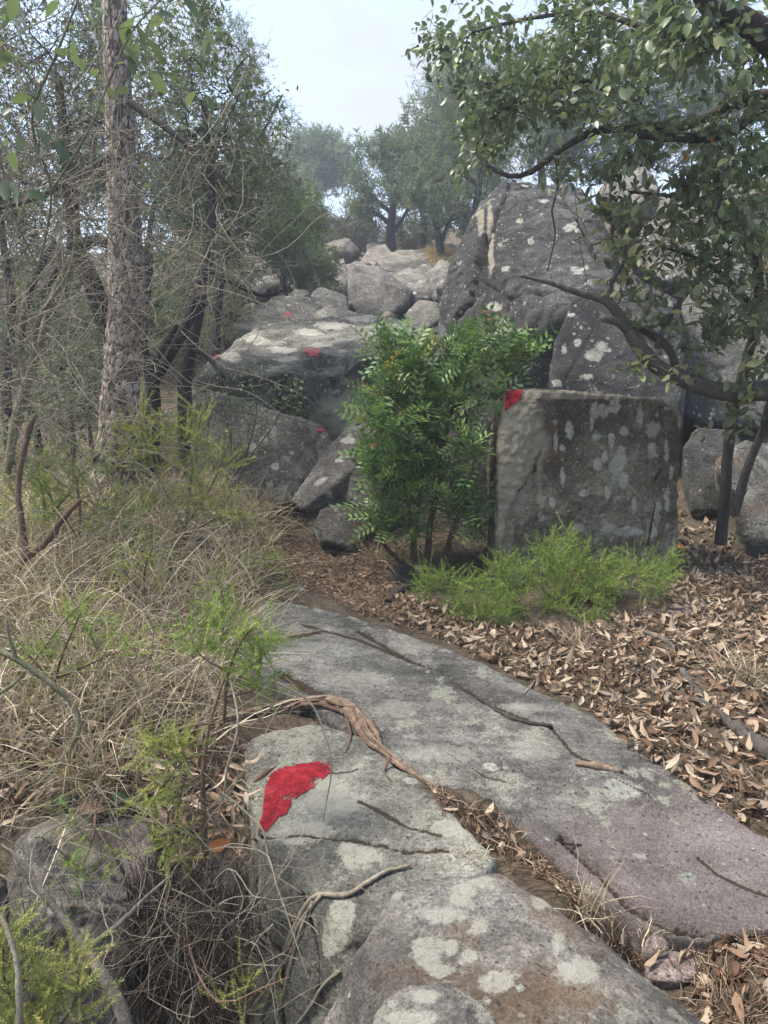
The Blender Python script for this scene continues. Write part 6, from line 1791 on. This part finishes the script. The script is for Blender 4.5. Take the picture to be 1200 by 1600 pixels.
stick('dead_branch', 'thin pale arching twig hanging in front of the red blaze', [pxline([(418, 1060, 2.1, 1.6), (460, 1080, 2.05, 1.8), (490, 1105, 2.02, 1.8), (508, 1150, 1.98, 1.6), (518, 1200, 1.95, 1.3), (505, 1280, 1.93, 1)]), pxline([(360, 1060, 2.0, 2), (372, 1130, 1.9, 2.2), (355, 1200, 1.85, 2.2), (350, 1240, 1.83, 2.2), (330, 1330, 1.78, 2), (345, 1450, 1.7, 1.6)]),
      pxline([(352, 1240, 1.83, 2), (385, 1270, 1.78, 2), (412, 1300, 1.74, 2), (425, 1360, 1.7, 1.8), (470, 1395, 1.68, 1.2)]), pxline([(425, 1370, 1.7, 1.5), (385, 1420, 1.68, 1.5), (345, 1455, 1.66, 1.4)]), pxline([(390, 1135, 2.0, 1.8), (420, 1110, 2.0, 1.8), (440, 1080, 2.02, 1.4)])], 'pale_twig', 'branch', sides=6, rough=.15)
SPRIGS = [
    ('yellow-green heath sprig drooping over the hanging roots', [[(322, 1345, 1.78, 5), (318, 1270, 1.8, 4.5), (318, 1200, 1.82, 4), (328, 1130, 1.85, 3), (350, 1060, 1.9, 2)], [(318, 1180, 1.82, 2), (285, 1190, 1.75, 1.5), (255, 1230, 1.72, 1)], [(328, 1130, 1.85, 2), (280, 1140, 1.78, 1.5), (225, 1175, 1.74, 1)], [(290, 1210, 1.75, 1.5), (275, 1280, 1.72, 1)]],
     [(255, 1165, 1.75, 42, 16, .05, 26), (250, 1240, 1.72, 26, 22, .05, 18), (268, 1310, 1.72, 14, 28, .04, 14), (295, 1180, 1.76, 20, 20, .05, 8)], 'heath_yellow', 9, .042),
    ('green heath sprig on thin twigs above the peeling root', [[(350, 1130, 2.0, 3), (355, 1060, 2.0, 2.5), (372, 1010, 2.0, 2), (395, 980, 2.02, 1.5)], [(352, 1090, 2.0, 2), (400, 1075, 2.0, 1.6), (405, 1040, 2.0, 1)], [(355, 1050, 2.0, 2), (310, 1020, 2.0, 1.5), (290, 970, 2.05, 1)]],
     [(400, 1010, 2.02, 40, 26, .06, 26), (395, 1050, 2.0, 32, 18, .05, 14), (305, 1000, 2.05, 40, 30, .08, 22), (350, 970, 2.1, 40, 20, .06, 12), (425, 1080, 2.0, 10, 10, .02, 3)], 'heath', 9, .045),
    ('green needle bush crowding the bottom corner of the bank', [[(60, 1700, 1.25, 5), (60, 1620, 1.28, 4), (50, 1560, 1.3, 3)], [(60, 1640, 1.28, 3), (110, 1580, 1.3, 2), (125, 1520, 1.32, 1.5)], [(50, 1620, 1.28, 3), (10, 1540, 1.28, 2), (5, 1480, 1.28, 1)]],
     [(40, 1560, 1.3, 60, 45, .08, 50), (115, 1520, 1.32, 22, 30, .05, 16), (5, 1490, 1.28, 26, 30, .05, 16), (90, 1600, 1.28, 60, 20, .06, 24)], 'heath_yellow', 9, .04),
    ('young yellow-green heath with upright shoots at the end of the grassy bank', [[(290, 860, 4.1, 3), (295, 780, 4.1, 2.5), (305, 700, 4.1, 2), (315, 640, 4.1, 1.5)], [(292, 820, 4.1, 2), (330, 760, 4.05, 1.5), (350, 705, 4.0, 1)], [(290, 830, 4.1, 2), (245, 740, 4.1, 1.5), (215, 655, 4.1, 1)], [(300, 830, 4.1, 2), (340, 810, 4, 1.5), (375, 800, 3.95, 1)]],
     [(305, 680, 4.1, 16, 44, .06, 22), (350, 720, 4.0, 8, 26, .03, 9), (240, 700, 4.1, 36, 40, .08, 26), (360, 806, 3.95, 26, 14, .05, 12), (310, 740, 4.1, 26, 30, .08, 16), (215, 650, 4.1, 8, 20, .03, 6), (330, 790, 4.0, 30, 20, .06, 12)], 'heath_yellow', 9, .075),
    ('pale green heath shoots in the dry grass below the pine', [[(120, 880, 3.8, 3), (125, 810, 3.8, 2.5), (120, 750, 3.8, 2)], [(122, 840, 3.8, 2), (80, 780, 3.8, 1.5), (60, 740, 3.85, 1)]],
     [(100, 750, 3.85, 60, 35, .12, 40), (50, 800, 3.8, 50, 35, .1, 30), (180, 820, 3.85, 60, 40, .12, 36)], 'heath', 8, .07),
    ('sparse green heath sprig low on the grassy bank above the knotty twig', [[(80, 1100, 2.3, 2.5), (95, 1030, 2.3, 2), (125, 960, 2.3, 1.5)], [(90, 1060, 2.3, 2), (180, 1020, 2.3, 1.2)], [(88, 1070, 2.3, 1.5), (40, 1020, 2.3, 1)]],
     [(125, 960, 2.3, 16, 30, .05, 10), (180, 1010, 2.3, 40, 14, .06, 12), (50, 1020, 2.3, 26, 16, .05, 9), (100, 1050, 2.3, 40, 20, .06, 10)], 'heath', 7, .05),
    ('bright yellow-green heath shoots leaning before the pine foot', [[(200, 830, 4.2, 2.5), (195, 770, 4.2, 2), (215, 700, 4.2, 1.5)], [(198, 800, 4.2, 2), (170, 750, 4.2, 1.3), (160, 700, 4.2, 1)]], [(212, 700, 4.2, 18, 40, .06, 18), (165, 720, 4.2, 18, 30, .06, 12), (240, 770, 4.15, 26, 24, .08, 14)], 'heath_yellow', 8, .075),
    ('pale yellow heath tuft at the thicket edge under the leaning dead trunk', [[(60, 860, 3.9, 2.5), (70, 790, 3.9, 2), (55, 730, 3.9, 1.5)], [(65, 820, 3.9, 2), (110, 770, 3.9, 1.3)]], [(60, 740, 3.9, 26, 34, .08, 18), (110, 760, 3.9, 22, 24, .06, 12), (20, 770, 3.9, 22, 26, .06, 12)], 'heath_yellow', 8, .07),
    ('long thin heath wand arching over the grassy bank', [[(20, 1080, 2.4, 2), (70, 1010, 2.4, 1.8), (110, 960, 2.4, 1.5), (142, 930, 2.4, 1)]], [(120, 955, 2.4, 22, 24, .04, 12), (75, 1005, 2.4, 20, 18, .04, 9)], 'heath_yellow', 7, .05),
    ('small green heath seedling in the dry grass near the slab edge', [[(345, 1010, 2.9, 2), (350, 960, 2.9, 1.6), (345, 915, 2.9, 1)], [(347, 985, 2.9, 1.6), (320, 940, 2.9, 1)]], [(340, 930, 2.9, 26, 28, .06, 16), (360, 965, 2.9, 22, 20, .05, 10)], 'heath', 7, .055),
    ('green heath clump on the bank among bleached stems', [[(230, 960, 3.2, 2), (225, 900, 3.2, 1.6), (240, 850, 3.2, 1)], [(228, 930, 3.2, 1.6), (190, 890, 3.2, 1)]], [(225, 880, 3.2, 40, 30, .08, 22), (190, 900, 3.2, 26, 20, .06, 10)], 'heath_yellow', 7, .06),
    ('green heath sprig hanging in front of the pale bank rock', [[(150, 1250, 1.85, 2.5), (145, 1310, 1.72, 2), (120, 1370, 1.64, 1.5)], [(148, 1290, 1.76, 2), (180, 1340, 1.68, 1.2)]], [(125, 1360, 1.64, 26, 30, .04, 12), (178, 1335, 1.68, 16, 20, .03, 8), (100, 1290, 1.7, 30, 16, .04, 7)], 'heath', 7, .04),
    ('yellowish heath sprig at the edge of the hanging roots and the blazed boulder', [[(370, 1660, 1.45, 2.5), (385, 1560, 1.5, 2), (375, 1500, 1.52, 1.4)], [(380, 1590, 1.5, 1.6), (420, 1540, 1.5, 1)]], [(385, 1520, 1.52, 22, 30, .03, 9), (425, 1550, 1.5, 18, 16, .03, 5), (350, 1570, 1.5, 18, 18, .03, 5)], 'heath_yellow', 6, .035),
    ('thin green weedy heath at the near end of the flat buried slab', [[(440, 950, 3.5, 1.2), (442, 925, 3.5, 1), (445, 900, 3.5, .8)]], [(443, 905, 3.5, 12, 22, .03, 8), (410, 880, 3.7, 30, 20, .06, 10)], 'heath', 6, .05),
]
for i, (lab, stems, blobs, mt, per, sz) in enumerate(SPRIGS):
    plant('heath_sprig', lab, 'shrub', 'young heath shoots on the grassy bank', stems, blobs, ('brush', max(2, per // 3), sz * 1.75, sz * .12, mt, {'up': .7, 'back': 3}), bark='brown_twig' if i not in (3, 6, 8) else 'olive_twig', seed=120 + i, tip_r=.0008, step=.025 if i in (0, 1, 2, 5) else .05, sides=6)

# ------------------------------------------------------------------ tangles of dead twigs and vines
def tangle(lab, zones, mat, seed, r, L, lean=(0, 0, .2), wob=.22, K=11, grav=.0, name='twig_tangle', group='tangles of dead twigs in the thicket', brown=None):
    rng = np.random.default_rng(seed)
    acc = Acc()
    for px, py, Y, rx, ry, rd, n in zones:
        P0 = ell(px, py, Y, rx, ry, rd, n, rng)
        D0 = rng.normal(size=(n, 3)) * np.array([1, .5, 1]) + np.array(lean)
        Pn, rr = strands(P0, D0, rng.uniform(*L, n), K, rng, wob, grav, rng.uniform(r[0], r[1], n) * rng.uniform(.6, 1, n))
        V, F = tubes(Pn, rr, 3)
        acc.add(V, F, np.repeat(rng.random(n), K * 3))
    V, F, T = acc.get()
    o = obj(name, V, F, M[mat], tint=T, label=lab, group=group, kind='stuff')
    return o


tangle('web of thin pale dead vines hung across the pine trunk', [(110, 420, 3.3, 160, 200, .4, 150), (230, 390, 3.6, 150, 140, .3, 110), (330, 340, 4.0, 80, 110, .3, 60), (60, 230, 3.2, 130, 140, .4, 90)], 'pale_twig', 201, (.0016, .0040), (.25, .9), wob=.2)
tangle('criss-cross of grey dead twigs at the foot of the thicket', [(60, 620, 3.7, 110, 130, .3, 120), (130, 690, 3.9, 120, 80, .3, 80), (250, 560, 4.9, 110, 130, .3, 40), (20, 480, 3.6, 90, 130, .4, 80)], 'pale_twig', 202, (.0016, .0038), (.25, .8), wob=.16)
tangle('fine dark dead twigs woven through the thicket crowns', [(80, 140, 5.6, 140, 140, .6, 200), (200, 200, 5.6, 140, 160, .5, 140), (340, 330, 5.9, 90, 110, .5, 120), (80, 380, 5.2, 130, 110, .5, 120)], 'dark_twig', 203, (.0014, .0035), (.3, .9), wob=.18)
tangle('bleached dry stems sprawling over the grassy bank', [(150, 900, 3.3, 200, 90, .3, 130), (150, 1010, 2.7, 200, 80, .25, 140), (320, 790, 4.1, 90, 45, .25, 60), (200, 1080, 2.35, 160, 60, .15, 110), (100, 1190, 2.0, 120, 50, .1, 70)], 'pale_twig', 204, (.0009, .0026), (.2, .65), lean=(0, 0, .35), wob=.2, grav=.07)
tangle('thin dead stems and runners dangling over the bank rocks', [(250, 1250, 1.85, 150, 60, .1, 60), (330, 1400, 1.70, 90, 110, .08, 60), (150, 1380, 1.66, 110, 100, .08, 50), (60, 1330, 1.58, 80, 80, .08, 30), (420, 1480, 1.62, 60, 80, .05, 24)], 'pale_twig', 205, (.0009, .0024), (.15, .5), lean=(0, 0, -.2), wob=.17, grav=.06)
tangle('fine brown twigs filling the shade under the mastic bush', [(640, 820, 4.4, 80, 60, .2, 140), (720, 830, 4.4, 50, 55, .15, 80), (590, 850, 4.3, 40, 40, .12, 50)], 'brown_twig', 206, (.0009, .0022), (.12, .4), lean=(0, 0, .3), wob=.18, group='tangles of dead twigs on the ground')
tangle('bare twigs sticking out among the oak leaves', [(1010, 400, 4.1, 140, 110, .3, 60), (1120, 470, 4.1, 90, 130, .3, 60), (880, 300, 4.3, 80, 60, .3, 24)], 'dark_twig', 207, (.001, .0026), (.15, .45), wob=.12, group='tangles of dead twigs in the oak')
tangle('grey leafless scrub on the slope below the skyline pine', [(520, 365, 26, 70, 26, 1.5, 170), (560, 385, 22, 40, 18, 1, 90)], 'olive_twig', 208, (.006, .012), (.5, 1.4), lean=(0, 0, 1.2), wob=.15, group='scrub up the gully')
tangle('thin leafless scrub along the edge of the tilted boulder', [(360, 500, 8.2, 60, 40, .4, 90), (300, 530, 7.2, 60, 50, .4, 70), (250, 620, 6.0, 80, 70, .3, 70)], 'olive_twig', 209, (.0016, .0036), (.25, .7), lean=(0, 0, .8), wob=.16, group='scrub up the gully')

# climbing vine with heart-shaped leaves hanging high in front of the pine
CV = [[(60, 420, 3.0, 2), (80, 300, 3.0, 2), (50, 190, 2.9, 2), (90, 80, 2.8, 2), (130, -20, 2.8, 2)], [(80, 300, 3.0, 2), (140, 200, 2.9, 1.6), (200, 60, 2.9, 1.4), (260, -10, 2.9, 1.2)], [(60, 420, 3, 1.6), (20, 330, 2.9, 1.5), (-10, 200, 2.8, 1.2)]]
plant('climbing_vine', 'climbing vine with heart-shaped green leaves hanging in front of the pine top', 'vine', None, CV,
      [(60, 60, 2.8, 80, 60, .2, 12), (190, 60, 2.9, 70, 60, .2, 10), (60, 250, 2.9, 80, 80, .2, 12), (260, 90, 3.2, 50, 80, .2, 14), (300, 20, 3.4, 40, 30, .2, 8)], ('broad', 2, .075, .02, 'vine_leaf', {'single': 60, 'droop': .9, 'up': 0, 'frac': .7}), bark='olive_twig', seed=130, tip_r=.0012, step=.07, sides=5)

# ------------------------------------------------------------------ haze
if HAZE > 0:
    hm, ht, ho = newmat('haze')
    pv = ht.nodes.new('ShaderNodeVolumePrincipled')
    pv.inputs['Density'].default_value = HAZE
    pv.inputs['Color'].default_value = (0.78, 0.87, 1.0, 1)
    pv.inputs['Anisotropy'].default_value = 0.3
    ht.links.new(pv.outputs[0], ho.inputs['Volume'])
    x0, x1, y0, y1, z0, z1 = -80, 80, -86, 93, -24, 19
    V = np.array([(x, y, z) for x in (x0, x1) for y in (y0, y1) for z in (z0, z1)], float)
    F = np.array([(0, 1, 3, 2), (4, 6, 7, 5), (0, 4, 5, 1), (2, 3, 7, 6), (0, 2, 6, 4), (1, 5, 7, 3)])
    obj('haze', V, F, hm, origin=(0, 0, 0), smooth=False, label='thin bluish haze in the air of the gully', kind='stuff')
